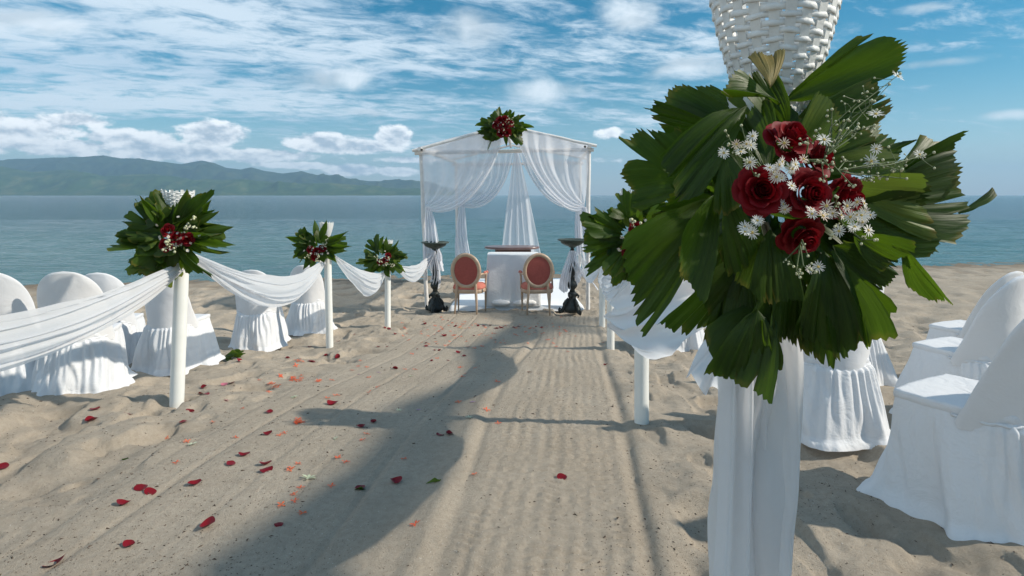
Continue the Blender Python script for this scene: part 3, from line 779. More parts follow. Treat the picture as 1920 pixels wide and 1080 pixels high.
# (base px, tip px, width px, base depth, tip depth, roll degrees, mesh, kind)
NL = [
 ((1472, 190), (1692, 92), 104, 1.38, 1.30, 25, 'F', 3), ((1455, 270), (1668, 168), 104, 1.30, 1.20, -10, 'F', 4),
 ((1470, 262), (1640, 150), 80, 1.42, 1.34, 20, 'F', 1),
 ((1444, 165), (1450, 72), 62, 1.24, 1.30, 8, 'D', 0), ((1462, 196), (1372, 132), 62, 1.30, 1.22, 55, 'F', 6),
 ((1475, 250), (1418, 138), 88, 1.34, 1.30, -15, 'F', 5), ((1440, 250), (1392, 165), 66, 1.42, 1.42, 10, 'L', 0),
 ((1410, 250), (1290, 140), 105, 1.44, 1.46, 10, 'F', 2), ((1390, 235), (1222, 198), 60, 1.46, 1.50, 30, 'F', 7),
 ((1380, 260), (1240, 222), 70, 1.44, 1.40, -20, 'F', 8), ((1400, 200), (1262, 322), 128, 1.24, 1.12, 22, 'F', 9),
 ((1345, 370), (1200, 240), 96, 1.30, 1.28, -28, 'F', 0), ((1310, 345), (1172, 330), 100, 1.40, 1.42, 5, 'F', 1),
 ((1350, 300), (1215, 265), 60, 1.42, 1.48, 20, 'F', 3), ((1400, 375), (1225, 365), 70, 1.36, 1.30, 60, 'F', 5),
 ((1345, 372), (1180, 545), 150, 1.28, 1.18, 12, 'F', 6), ((1335, 365), (1235, 470), 90, 1.34, 1.30, 35, 'F', 2),
 ((1340, 365), (1296, 535), 96, 1.18, 1.10, -5, 'F', 7), ((1385, 420), (1325, 560), 100, 1.26, 1.22, 20, 'F', 4),
 ((1400, 470), (1318, 640), 150, 1.27, 1.23, -15, 'F', 8), ((1395, 480), (1370, 690), 130, 1.24, 1.22, 10, 'F', 9),
 ((1440, 560), (1372, 712), 165, 1.22, 1.16, 25, 'F', 0), ((1440, 540), (1412, 690), 92, 1.20, 1.19, -5, 'F', 3),
 ((1450, 480), (1478, 668), 120, 1.24, 1.20, 8, 'F', 1), ((1445, 430), (1462, 568), 116, 1.14, 1.10, 0, 'F', 4),
 ((1425, 420), (1380, 530), 100, 1.18, 1.15, 20, 'F', 2), ((1530, 490), (1545, 672), 118, 1.25, 1.20, -12, 'F', 6),
 ((1545, 470), (1604, 662), 170, 1.20, 1.14, 6, 'F', 5), ((1560, 470), (1676, 612), 96, 1.19, 1.15, -28, 'F', 8),
 ((1580, 450), (1664, 560), 110, 1.28, 1.28, 10, 'L', 1), ((1600, 440), (1690, 490), 90, 1.22, 1.16, 40, 'F', 9),
 ((1690, 455), (1752, 578), 56, 1.22, 1.20, 40, 'F', 0), ((1560, 400), (1765, 440), 150, 1.26, 1.18, 15, 'F', 1),
 ((1605, 385), (1836, 372), 190, 1.30, 1.24, -12, 'F', 4), ((1620, 370), (1798, 285), 110, 1.32, 1.30, 14, 'F', 7),
 ((1570, 350), (1762, 390), 130, 1.24, 1.18, 8, 'L', 2), ((1600, 380), (1795, 465), 110, 1.33, 1.30, -5, 'F', 2),
 ((1545, 330), (1700, 225), 84, 1.38, 1.40, 10, 'F', 6), ((1520, 320), (1672, 262), 110, 1.30, 1.24, -12, 'L', 3),
 ((1560, 310), (1712, 290), 60, 1.36, 1.34, 45, 'F', 9), ((1405, 372), (1565, 418), 46, 1.06, 1.04, 30, 'O', 1),
 ((1360, 290), (1382, 395), 78, 1.12, 1.08, 25, 'F', 3), ((1362, 365), (1392, 500), 80, 1.14, 1.10, 35, 'F', 8),
 ((1440, 330), (1428, 180), 66, 1.26, 1.30, 5, 'F', 1), ((1450, 300), (1470, 180), 90, 1.34, 1.36, 0, 'F', 0),
 ((1480, 300), (1580, 205), 100, 1.24, 1.20, 10, 'L', 0), ((1382, 400), (1300, 300), 110, 1.36, 1.34, 0, 'F', 5),
 ((1400, 330), (1350, 225), 90, 1.34, 1.32, 0, 'F', 2), ((1430, 600), (1446, 752), 22, 1.18, 1.18, 30, 'O', 2),
 ((1500, 430), (1620, 500), 120, 1.30, 1.28, 0, 'F', 1), ((1500, 430), (1540, 560), 110, 1.24, 1.20, 5, 'F', 7),
 ((1590, 420), (1720, 420), 110, 1.34, 1.30, 0, 'F', 3), ((1340, 400), (1255, 415), 90, 1.40, 1.44, 0, 'F', 6),
 ((1420, 500), (1440, 620), 80, 1.30, 1.28, 0, 'F', 9), ((1350, 425), (1285, 490), 70, 1.24, 1.20, -30, 'F', 3),
 ((1530, 470), (1640, 655), 130, 1.22, 1.18, -8, 'F', 3), ((1560, 460), (1680, 540), 120, 1.26, 1.22, 12, 'F', 4),
 ((1480, 480), (1500, 660), 110, 1.22, 1.18, 5, 'F', 6), ((1350, 400), (1195, 440), 100, 1.34, 1.30, -10, 'F', 7),
 ((1410, 470), (1345, 600), 120, 1.25, 1.22, 0, 'F', 0), ((1600, 400), (1815, 320), 130, 1.33, 1.30, 20, 'F', 2), ((1420, 580), (1400, 712), 150, 1.19, 1.15, 10, 'F', 8),
 ((1797, 400), (1870, 358), 16, 1.30, 1.32, 60, 'O', 4), ((1560, 290), (1622, 190), 66, 1.40, 1.42, -25, 'F', 5),
]
for (b0, t0, wpx, db, dt, roll, kd, ix) in NL:
    base = NW(b0[0], b0[1], db); tip = NW(t0[0], t0[1], dt)
    me = {'F': FANS, 'L': FANSL, 'D': [DRYF], 'O': OVAL}[kd][ix]
    # stalk end drawn back towards the bundle so the wedge starts narrow
    if kd == 'F' and (b0[0] + t0[1]) % 2: me = FANS[ix + 10]
    leaf_at(NB, me, base, tip, wpx / F * (db + dt) / 2 * 1.08, CAMV + (Vector((-.45, 0, -.12)) if t0[0] > 1690 and b0[1] > 280 else Vector((0, 0, .25))), R(roll), label='olive brown dried leaf standing up in front of the basket' if kd == 'D' else None)
# inner filling leaves so no hole shows to the post
for k in range(34):
    a = rr.uniform(0, 2 * math.pi); r0 = rr.uniform(0, .10); r1 = rr.uniform(.13, .22)
    cx, cz = NX + .03, 1.335
    base = Vector((cx + r0 * math.cos(a), 1.36 + rr.uniform(-.05, .08), cz + r0 * math.sin(a)))
    tip = Vector((cx + r1 * math.cos(a) * 1.05, 1.38 + rr.uniform(-.12, .12), cz + r1 * math.sin(a)))
    leaf_at(NB, FANS[rr.randint(0, 9)], base, tip, rr.uniform(.10, .16), CAMV + Vector((rr.uniform(-.4, .4), 0, rr.uniform(-.2, .5))), rr.uniform(-.9, .9))
# stalks bound to the post
mb = MB()
for k in range(9):
    a = Vector((NX + rr.uniform(-.03, .05), ND - .12 + rr.uniform(-.02, .02), 1.30)); e = Vector((NX + rr.uniform(-.03, .07), ND - .20, 1.34 - rr.uniform(.20, .30)))
    mb.tube([a, (a + e) / 2 + rand_dir(rr) * .01, e], [.004, .0035, .0025], 6)
mb.build('leaf_stalks', M['driedstem'], NB)
for (px, py, rp, d, fx, fz) in ((1430, 356, 45, 1.04, -.25, .05), (1520, 362, 42, 1.03, .12, .0), (1486, 256, 42, 1.08, .35, .75), (1540, 298, 36, 1.10, .8, .35),
                                (1592, 372, 42, 1.10, .7, -.35), (1508, 446, 40, 1.10, .15, -.55)):
    rose(NB, NW(px, py, d), (fx, -1, fz), rp / F * d * .90, px)
dr_ = random.Random(3)
for (cx, cy, sx_, sy_2, n, d) in ((1484, 300, 34, 34, 10, .995), (1392, 280, 40, 26, 9, 1.03), (1600, 412, 36, 34, 17, .99), (1540, 402, 24, 20, 6, .985), (1410, 436, 18, 24, 7, 1.03),
                              (1446, 322, 12, 12, 2, .99), (1484, 348, 8, 6, 1, .985), (1524, 502, 12, 6, 2, 1.06), (1476, 385, 24, 8, 3, 1.04)):
    daisies(NB, [NW(cx + dr_.uniform(-1, 1) * sx_, cy + dr_.uniform(-1, 1) * sy_2, d + dr_.uniform(-.015, .02)) for _ in range(n)], (0, -1, .15), .0112, dr_)
daisies(NB, [NW(1545, 262, 1.03), NW(1642, 214, 1.10), NW(1643, 279, 1.08), NW(1724, 290, 1.12), NW(1683, 143, 1.16), NW(1633, 302, 1.08)], (0, -1, .2), .0130, dr_, 0)
sprig(NB, NW(1545, 300, 1.08), [NW(1688, 138, 1.16), NW(1668, 158, 1.15), NW(1640, 190, 1.12), NW(1610, 190, 1.12)], dr_)
sprig(NB, NW(1550, 290, 1.06), [NW(1560, 205, 1.08), NW(1590, 225, 1.08), NW(1610, 240, 1.08), NW(1640, 235, 1.09), NW(1530, 245, 1.05)], dr_)
sprig(NB, NW(1570, 320, 1.06), [NW(1730, 292, 1.12), NW(1690, 320, 1.10), NW(1700, 300, 1.11), NW(1640, 300, 1.08), NW(1630, 335, 1.08), NW(1700, 335, 1.1)], dr_)
sprig(NB, NW(1440, 330, 1.05), [NW(1366, 270, 1.04), NW(1360, 245, 1.05), NW(1400, 300, 1.02), NW(1390, 235, 1.06)], dr_, .0022)
sprig(NB, NW(1500, 460, 1.08), [NW(1500, 520, 1.06), NW(1530, 510, 1.05), NW(1488, 500, 1.07), NW(1515, 480, 1.05)], dr_, .0022)
sprig(NB, NW(1510, 300, 1.04), [NW(1545, 340, 1.0), NW(1560, 320, 1.01), NW(1500, 270, 1.0), NW(1600, 350, 1.0)], dr_, .0022)
sprig(NB, NW(1580, 420, 1.04), [NW(1640, 450, 1.0), NW(1560, 440, 1.0), NW(1570, 370, 1.0)], dr_, .0022)

# ================================================================== smaller bouquets
def bouquet(center, spx, D, label, seed, nl=38, leaves='mix', nroses=4, facing=(0, -1, .1), name='flower_bouquet', group=GRPB, spread=(1, 1), tips=None, rose_r=.040, off=(0, 0)):
    r = random.Random(seed); Rr = spx / F * D; c = Vector(center)
    root = empty(name, center, label, 'bouquet', group); f = Vector(facing).normalized()
    side = f.cross(Vector((0, 0, 1))).normalized(); up = side.cross(f).normalized()
    for k in range(nl):
        a = 2 * math.pi * (k * .381966 + r.uniform(-.13, .13)); outer = k < nl * .55
        L1 = Rr * (r.choice((.60, .75, .88, 1.0, 1.12)) * r.uniform(.92, 1.06) if outer else r.uniform(.45, .80)); L0 = Rr * r.uniform(.10, .45)
        dv = side * math.cos(a) * spread[0] + up * math.sin(a) * spread[1]
        depth = r.uniform(-.15, .15) if outer else r.uniform(.10, .38)
        base = c + dv * L0 + f * Rr * depth * .4 + rand_dir(r) * Rr * .12; tip = c + dv * L1 + f * Rr * depth + rand_dir(r) * Rr * .13
        if leaves == 'oval' or (leaves == 'mix' and r.random() < .28): me = OVAL[r.randint(0, 6)]; wd = Rr * r.uniform(.26, .44)
        elif r.random() < .18: me = SFANL[r.randint(0, 2)]; wd = Rr * r.uniform(.36, .55)
        else: me = SFAN[r.randint(0, 6)]; wd = Rr * r.uniform(.44, .70)
        leaf_at(root, me, base, tip, wd, f + Vector((r.uniform(-.4, .4), 0, r.uniform(-.1, .6))), r.uniform(-.7, .7))
    for (tx, ty, wd) in (tips or ()):
        tip = W(tx, ty, D + r.uniform(-.34, -.10)); base = c.lerp(tip, .25)
        me = OVAL[r.randint(0, 6)] if wd < 24 else SFAN[r.randint(0, 6)]
        leaf_at(root, me, base, tip, wd * 1.10 / F * D, f, r.uniform(-.5, .5))
    oc = c + side * off[0] * Rr + up * off[1] * Rr
    for k in range(nroses):
        a = 2.4 * k + seed; q = rose_r * (0 if k == 0 else 1.9)
        p = oc + side * q * math.cos(a) + up * q * math.sin(a) + f * Rr * .46
        rose(root, p, f + side * math.cos(a) * .3 * (k > 0) + up * math.sin(a) * .3 * (k > 0), rose_r, seed * 10 + k, full=False)
    pts = []
    for k in range(20):
        a = r.uniform(0, 6.28); q = Rr * r.uniform(.08, .48); pts.append(oc + side * q * math.cos(a) + up * q * math.sin(a) + f * Rr * r.uniform(.44, .56))
    daisies(root, pts, f, .0125, r, .1)
    sprig(root, oc + f * Rr * .3, [oc + side * Rr * r.uniform(-.5, .5) + up * Rr * r.uniform(-.4, .5) + f * Rr * .55 for _ in range(5)], r, .008)
    return root
def PD(py, x0px):   # ground distance of a base seen at (x0px, py)
    return G(x0px, py)
# aisle posts
PL = {}
for key, bx, by, top_px, lab, rad_ in (
    ('l1', 329, 752, 470, 'tall white post at the left with the biggest left hand bouquet', .047), ('l2', 619, 648, 480, 'white post in the middle of the left row', .043),
    ('l3', 727, 612, 500, 'short white post of the left row, closest to the wedding canopy', .043),
    ('r2', 1203, 797, 470, 'white post at the right edge of the raked aisle, nearest of the uncovered ones', .044), ('r3', 1145, 655, 480, 'second white post from the viewer along the right edge of the raked sand', .044),
    ('r4', 1129, 612, 500, 'thin white post of the right row, closest to the iron stand', .044)):
    x, y = G(bx, by); top = EYE - (top_px - HZ) / F * y
    lean = (.05, 0) if key == 'l1' else ((-.03, 0) if key == 'l2' else (0, 0))
    post(x + lean[0], y, top, lab, rad_, lean); PL[key] = Vector((x + lean[0], y, top))
PL['l0'] = Vector((-2.62, 1.35, .98)); post(-2.62, 1.35, .98, 'white post at the start of the left row, outside the picture', .047)
# baskets
for key, px, py, s, lab in (('l1', 334, 360, .70, 'white woven basket standing above the largest left hand bouquet'), ('l2', 612, 418, .56, 'white woven basket poking out of the middle left bouquet'),
                            ('l3', 727, 451, .50, 'small far white basket above the last left bouquet'), ('r2', 1200, 362, .80, 'white woven basket behind the leaves of the second right bouquet')):
    p = PL[key]; top = EYE - (py - HZ) / F * p.y; H2 = .375 * s
    copy_thing(near_basket, ((px - 960) / F * p.y, p.y, top - H2), lab, s)
p = PL['l1']
bouquet(W(322, 444, p.y - .12), 84, p.y, 'bouquet of broad dark leaves and red roses on the tall left post', 11, 64, 'mix', 4, (.18, -1, .1), off=(-.22, -.05),
        tips=[(345, 374, 34), (318, 384, 30), (364, 392, 30), (300, 378, 26), (222, 412, 20), (245, 375, 22), (262, 368, 18), (385, 362, 26), (350, 360, 22), (428, 420, 22), (434, 460, 20), (420, 478, 18), (372, 520, 24), (240, 470, 26), (270, 522, 24), (412, 440, 18), (400, 395, 18), (232, 440, 24), (292, 520, 22)])
p = PL['l2']
bouquet(W(597, 462, p.y - .1), 45, p.y, 'middle left bouquet with narrow leaves reaching sideways and dark red roses', 23, 34, 'mix', 4, (.15, -1, .1), spread=(1.1, .85), off=(0, -.2),
        tips=[(534, 444, 13), (546, 458, 12), (548, 484, 14), (652, 434, 12), (656, 462, 12), (590, 412, 13), (612, 415, 13), (565, 505, 14), (632, 492, 13), (640, 448, 12)])
p = PL['l3']
bouquet(W(720, 484, p.y - .1), 40, p.y, 'small compact bouquet on the last left post before the canopy', 35, 44, 'mix', 3, (.1, -1, .1), off=(-.1, -.1),
        tips=[(678, 492, 10), (748, 452, 9), (762, 480, 12), (760, 510, 12), (725, 444, 10), (690, 520, 9)])
p = PL['r2']
bouquet(W(1190, 442, p.y - .1), 84, p.y, 'second right bouquet with glossy leaves partly hidden by the huge foreground bouquet', 47, 60, 'mix', 4, (-.2, -1, .15), off=(-.05, -.15),
        tips=[(1092, 462, 34), (1100, 430, 30), (1130, 395, 28), (1178, 368, 40), (1212, 368, 40), (1240, 385, 40), (1105, 500, 34), (1140, 512, 34), (1190, 515, 30), (1115, 405, 26), (1240, 430, 34)])
for key, nm in (('r3', 'third'), ('r4', 'fourth')):
    p = PL[key]
    bouquet(W(960 + p.x / p.y * F + 14, 454 if key == 'r3' else 464, p.y - .1), 34 if key == 'r3' else 26, p.y, nm + ' right bouquet, tucked behind the leaves of the one in front', 61 + int(p.y), 18, 'mix', 2, (-.1, -1, .1))

# ================================================================== swags
GS = 'white sheer swags hung between the aisle posts'
def make_swag(name, label, Pf, nu=110, nv=46, mat='swag'):
    return tag(surf(name, Pf, nu, nv, M[mat]), label, 'fabric swag', GS)
l0, l1, l2, l3, r2, r3, r4 = [PL[k] for k in ('l0', 'l1', 'l2', 'l3', 'r2', 'r3', 'r4')]
def at(p, dz, dx=0, dy=-.06): return (p.x + dx, p.y + dy, p.z + dz)
make_swag('fabric_swag', 'wide white swag running off the left edge in front of the covered chairs',
          swag((l0.x, l0.y, .99), W(342, 492, l1.y - .06), .14, .36, .06, (.10, 0), 5, .030, 1))
make_swag('fabric_swag', 'long white swag between the first and the middle left post',
          swag(W(352, 470, l1.y - .04), W(608, 486, l2.y - .04), .19, .42, .06, (.10, -.05), 5, .034, 2, shift=.52))
make_swag('fabric_swag', 'deep short white swag between the middle and the last left post',
          swag(W(628, 478, l2.y - .04), W(722, 508, l3.y - .04), .10, .36, .06, (.08, 0), 5, .032, 3, shift=.55))
make_swag('fabric_swag', 'white swag from the last left post to the left canopy post',
          swag(W(745, 496, l3.y - .04), W(806, 474, 10.5), .10, .30, .06, (.06, 0), 5, .03, 4))
make_swag('fabric_swag', 'largest right swag, sagging in front of the nearest uncovered right post',
          swag((NX - .04, ND + .05, 1.20), W(1206, 484, r2.y - .06), .13, .27, .16, (-.24, 0), 3.0, .065, 5, shift=.60), 130, 60, 'drape')
make_swag('fabric_swag', 'white swag between the second and third right posts, seen end on',
          swag(W(1196, 486, r2.y), W(1146, 488, r3.y), .12, .36, .06, (-.15, 0), 5, .04, 6))
make_swag('fabric_swag', 'short far white swag next to the last right post',
          swag(W(1150, 488, r3.y), W(1128, 496, r4.y), .10, .34, .06, (-.10, 0), 4, .03, 7))
make_swag('fabric_swag', 'far white swag ending at the right canopy post',
          swag(W(1126, 494, r4.y), W(1088, 474, 10.5), .10, .34, .06, (-.04, 0), 4, .03, 8))
# ================================================================== canopy
GD, GB = 10.6, 14.75
can = empty('wedding_canopy', (( 952 - 960) / F * GD, GD, float(base_h(0, GD))), 'open white pole canopy with a low gabled top standing on the beach', 'canopy')
def pole(name, a, b, r, seed=0, mat='frame', parent=can, n=8, wav=.006):
    a = Vector(a); b = Vector(b); rr_ = random.Random(seed); pts = []
    for i in range(n + 1):
        k = i / n; pts.append(a.lerp(b, k) + rand_dir(rr_) * wav * (0 < i < n))
    mb = MB(); mb.tube(pts, [r * (1 + rr_.uniform(-.05, .05)) for _ in pts], 12)
    return mb.build(name, M[mat], parent, sharp=50)
cz = lambda py, D: EYE - (py - HZ) / F * D
cx = lambda px, D: (px - 960) / F * D
XL0, XL1 = cx(802, GD), cx(789, GD); XR0, XR1 = cx(1102, GD), cx(1104, GD)
BL, BR = cx(855, GB), cx(1086, GB)
pole('post', (XL0, GD, float(base_h(0, GD)) - .3), (XL1, GD, cz(283, GD)), .034, 1)
pole('post', (XR0, GD, float(base_h(0, GD)) - .3), (XR1, GD, cz(277, GD)), .036, 2)
pole('post', (BL + .05, GB, float(base_h(0, GB)) - .3), (BL, GB, cz(306, GB)), .036, 3)
pole('post', (BR, GB, float(base_h(0, GB)) - .3), (BR + .02, GB, cz(304, GB)), .036, 4)
pole('beam', (XL1 - .10, GD - .02, cz(287, GD)), (XR1 + .08, GD - .02, cz(281, GD)), .034, 5)
pole('beam', (BL - .1, GB, cz(309, GB)), (BR + .1, GB, cz(306, GB)), .034, 6)
pole('beam', (XL1, GD - .16, cz(281, GD)), (BL - .04, GB + .2, cz(303, GB)), .036, 7)
pole('beam', (XR1, GD - .16, cz(275, GD)), (BR + .04, GB + .2, cz(301, GB)), .036, 8)
AP = (cx(950, GD), GD, cz(236, GD)); APB = (cx(958, GB), GB, cz(272, GB))
pole('rafter', (cx(774, GD), GD - .05, cz(283, GD)), AP, .026, 9); pole('rafter', (cx(1118, GD), GD - .05, cz(274, GD)), (AP[0] - .02, AP[1] + .04, AP[2]), .026, 10)
pole('rafter', (BL - .2, GB, cz(302, GB)), APB, .024, 11); pole('rafter', (BR + .2, GB, cz(298, GB)), APB, .024, 12)
pole('ridge_pole', (AP[0], GD - .1, AP[2] - .04), (APB[0], GB + .1, APB[2] - .04), .03, 13)
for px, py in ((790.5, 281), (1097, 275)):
    mb = MB(); q = W(px, py, GD - .164); mb.tube([q, q + Vector((0, -.004, 0))], .021, 12); mb.build('pipe_end_shade', M['hollowshade'], can)  # dark disc on each solid beam end, painted as its shaded hollow
for k, (px, py) in enumerate(((790, 289), (1103, 284))):   # rope lashings
    mb = MB(); q = W(px, py, GD)
    for j in range(4): mb.tube([q + Vector((.042 * math.cos(th), .042 * math.sin(th), -.02 + j * .013)) for th in np.linspace(0, 6.28, 13)], .006, 5)
    mb.build('lashing', M['frame'], can)
GT = 'sheer white curtains of the wedding canopy'
def bez(p0, p1, p2, p3, t_):
    return p0 * (1 - t_) ** 3 + 3 * p1 * t_ * (1 - t_) ** 2 + 3 * p2 * t_ ** 2 * (1 - t_) + p3 * t_ ** 3
def curtain(label, top, tie, hemc, D, seed, folds=6, ampl=.028, mat='tulle', belly=-.12, nu=90, nv=60):
    """top: picture polyline from the open side to the post; tie: picture point; hemc: two control points of the free hem"""
    tp = np.array(top, float); L = np.concatenate([[0], np.cumsum(np.hypot(*np.diff(tp, axis=0).T))]); L /= L[-1]
    tie = np.array(tie, float); h1, h2 = np.array(hemc[0], float), np.array(hemc[1], float)
    def Pf(U, Vv):
        px0 = np.interp(U, L, tp[:, 0]); py0 = np.interp(U, L, tp[:, 1])
        # control points: free hem -> straight fall by the post
        k = U ** .85
        c1x = h1[0] * (1 - k) + (px0) * k; c1y = h1[1] * (1 - k) + (py0 * .66 + tie[1] * .34) * k
        c2x = h2[0] * (1 - k) + (px0 * .55 + tie[0] * .45) * k; c2y = h2[1] * (1 - k) + (py0 * .3 + tie[1] * .7) * k
        bx = bez(px0, c1x, c2x, tie[0], Vv); by = bez(py0, c1y, c2y, tie[1] + 8 * (1 - U) - 4, Vv)
        wob = fbm(U * 4 + seed, Vv * 1.5, seed, 3)
        a = ampl * np.sin(np.pi * Vv ** .8) ** .5 * (.5 + wob)
        off = a * np.sin(2 * np.pi * folds * U ** .9 + 3 * wob)
        d = D + off + belly * np.sin(np.pi * Vv) * (1 - U)
        bx = bx + off * 40 * .5
        return (bx - 960) / F * d, d, EYE - (by - HZ) / F * d
    return tag(surf('sheer_curtain', Pf, nu, nv, M[mat]), label, 'curtain', GT)
curtain('front left sheer curtain of the canopy, gathered to the front left pole', [(940, 268), (935, 240), (880, 256), (800, 281), (791, 286)], (797, 389), [(918, 345), (862, 420)], GD - .09, 1)
curtain('front right sheer curtain of the canopy, gathered to the front right pole', [(970, 268), (962, 240), (1010, 248), (1090, 273), (1103, 280)], (1096, 386), [(1002, 335), (1068, 425)], GD - .09, 2)
curtain('rear left sheer curtain sweeping down to the rear left pole', [(966, 276), (950, 284), (900, 300), (857, 306)], (864, 383), [(952, 355), (916, 405)], GB - .10, 3, 7, .05)
curtain('rear right sheer curtain sweeping down to the rear right pole', [(968, 276), (985, 284), (1040, 298), (1086, 304)], (1084, 385), [(985, 330), (1030, 405)], GB - .10, 4, 7, .05)
# centre veil
def veil_(S, T):
    z = cz(288, GB) + (cz(486, GB) - .25 - cz(288, GB)) * T
    wd = .08 + (1.02 - .08) * T ** .85; q = (S - .5) * wd
    wob = fbm(S * 5, T * 1.2, 6, 3)
    off = .055 * (.3 + T) * np.sin(2 * np.pi * 5 * S + 6 * wob)
    return cx(968, GB) + q + .13 * T + off * .5, GB - .35 + off + 0 * S, z
tag(surf('sheer_curtain', veil_, 120, 50, M['tulle']), 'centre veil of sheer white cloth falling like a cone behind the altar table', 'curtain', GT)
for nm, px0, py0, px1, py1, w0, w1, D, sd_ in (
    ('left front gathered curtain tail with a slanting end beside the left iron stand', 799, 388, 816, 500, .07, .36, GD - .1, 1),
    ('rear left gathered curtain tail hanging free in front of the sea', 864, 382, 869, 486, .10, .36, GB - .1, 2),
    ('rear right gathered curtain tail hanging straight beside the right front pole', 1086, 384, 1088, 486, .14, .22, GB - .1, 3),
    ('right front gathered curtain tail spreading beside the right front pole', 1098, 388, 1105, 470, .07, .24, GD - .1, 4)):
    tag(surf('curtain_tail', tail(W(px0, py0, D), w0, W(px1, py1, D), w1, .35, 4, .045, sd_), 44, 40, M['tulle2']), nm, 'curtain', GT)
for sgn, ex, ey, nm in ((-1, 782, 282, 'left'), (1, 1110, 276, 'right')):
    def roof(U, Vv, sgn=sgn, ex=ex, ey=ey):
        a = np.array([cx(ex, GD), GD - .02, cz(ey, GD)]); ab = np.array([BL - .15 if sgn < 0 else BR + .15, GB, cz(301, GB)])
        p0 = np.array(AP)[:, None, None] * (1 - Vv) + np.array(APB)[:, None, None] * Vv; p1 = a[:, None, None] * (1 - Vv) + ab[:, None, None] * Vv
        p = p0 * (1 - U) + p1 * U; wob = fbm(U * 3 + ex, Vv * 4, 5, 3)
        return p[0], p[1], p[2] + .045 + .03 * (wob - .5) - .10 * np.sin(np.pi * Vv) * np.sin(np.pi * U)
    tag(surf('sheer_roof_cloth', roof, 50, 40, M['tulle']), nm + ' half of the sheer white cloth spread over the canopy top', 'canopy cloth', 'sheer cloths over the canopy top')
# canopy bouquet
bouquet(W(944, 238, GD - .22), 42, GD, 'wide bouquet of leaves and many red roses on the peak of the canopy', 81, 52, 'mix', 7, (0, -1, .05), group=None, spread=(1.05, .75), rose_r=.065, off=(0, -.05),
        tips=[(902, 258, 9), (918, 262, 9), (1002, 238, 12), (986, 215, 10), (965, 208, 10), (938, 206, 10), (912, 220, 10), (970, 268, 10), (990, 245, 10), (953, 272, 9), (925, 212, 10), (900, 240, 9)])

# ================================================================== floor sheet, altar table, wooden table, cushions
def fl(U, Vv):
    y = 10.62 + (14.9 - 10.62) * Vv; x0 = -1.10 + .04 * Vv; x1 = 1.27 - .07 * Vv
    x = x0 + (x1 - x0) * U
    z = base_h(x, y) + .045 + .006 * (vnoise(x * 3, y * 3, 5) - .5)
    ed = np.maximum.reduce([sst(U, .012, 0), sst(U, .988, 1), sst(Vv, .008, 0), sst(Vv, .992, 1)])
    return x, y, z - ed * .085
fm = surf('floor_sheet', fl, 70, 90, M['mat']); tag(fm, 'white cloth covered floor laid under the canopy', 'floor mat')
mb = MB(); mb.box((0.05, 10.62 + .5, float(base_h(0, 11.2)) + .049), (2.30, .012, .003)); 
# the cloth covered altar table
TD = 10.95
tz = cz(478, TD - .25); tx0, tx1 = cx(913, TD - .25), cx(1012, TD - .25); tg = float(base_h(0, TD)) + .05
ta = empty('altar_table', ((tx0 + tx1) / 2, TD, tg), 'small table covered to the ground in a white cloth between the two chairs', 'table')
def tcl(S, T):
    # closed skirt: T 0 = top edge, 1 = hem
    hw, hd = (tx1 - tx0) / 2, .28; mx_, my_ = (tx0 + tx1) / 2, TD
    a = 2 * np.pi * S; c, s_ = np.cos(a), np.sin(a); k = 1 / np.maximum(np.abs(c), np.abs(s_)) ** .93
    fx, fy = c * k, s_ * k
    fold = vnoise(S * 26, T * 1.5, 3) - .5; flare = 1 + T * .07
    x = mx_ + fx * hw * flare + fold * .045 * T * np.abs(s_) * 0 + c * fold * .06 * T
    y = my_ + fy * hd * (1 + T * .15) + s_ * fold * .06 * T
    z = tz - (tz - tg) * T + (T > .97) * .01 * fold
    return x, y, z
surf('tablecloth', tcl, 120, 24, M['tablecloth'], ta, closed=True)
def ttop(S, T):
    hw, hd = (tx1 - tx0) / 2, .28; a = 2 * np.pi * S; c, s_ = np.cos(a), np.sin(a); k = 1 / np.maximum(np.abs(c), np.abs(s_)) ** .93
    return (tx0 + tx1) / 2 + c * k * hw * (1 - T), TD + s_ * k * hd * (1 - T), tz + .006 * sst(T, 0, .1) + 0 * S
surf('table_top', ttop, 120, 10, M['tablecloth'], ta, closed=True)
# wooden table standing behind
WD = 12.2; wt = empty('wooden_table', (cx(962, WD), WD, float(base_h(0, WD))), 'dark wooden table with an oval top standing behind the white altar table', 'table')
mb = MB(); n = 48; V = []; prof = [(.96, -.020), (1, -.012), (1, .0), (.985, .008)]
for (k, z) in prof:
    for i in range(n):
        a = 2 * math.pi * i / n; V.append((cx(960, WD) + .545 * k * math.copysign(abs(math.cos(a)) ** .7, math.cos(a)), WD + .30 * k * math.copysign(abs(math.sin(a)) ** .9, math.sin(a)), cz(463, WD) + z * 1.6))
Fs = [(i * n + j, i * n + (j + 1) % n, (i + 1) * n + (j + 1) % n, (i + 1) * n + j) for i in range(3) for j in range(n)] + [tuple(range(n))[::-1], tuple(3 * n + j for j in range(n))]
mb.add(V, Fs); mb.build('table_top', simple('worn_walnut_top', (.16, .095, .085), .3, .2, 6), wt, sharp=40)
mb = MB(); mb.box((cx(962, WD), WD - .02, cz(469, WD)), (.70, .34, .065)); mb.build('apron', M['darkwood'], wt, False)
mb = MB(); tzb = float(base_h(0, WD)) + .05
mb.lathe([(.035, cz(470, WD) - tzb), (.03, .5), (.05, .35), (.035, .25), (.05, .12), (.06, .06)], (cx(962, WD), WD, tzb), 16); mb.build('pedestal', M['darkwood'], wt)
for k in range(4):
    a = math.pi / 4 + k * math.pi / 2; mb = MB()
    mb.tube([(cx(962, WD) + q * math.cos(a), WD + q * math.sin(a), tzb + z) for q, z in ((.03, .12), (.14, .10), (.26, .03))], [.025, .022, .02], 8); mb.build('foot', M['darkwood'], wt)
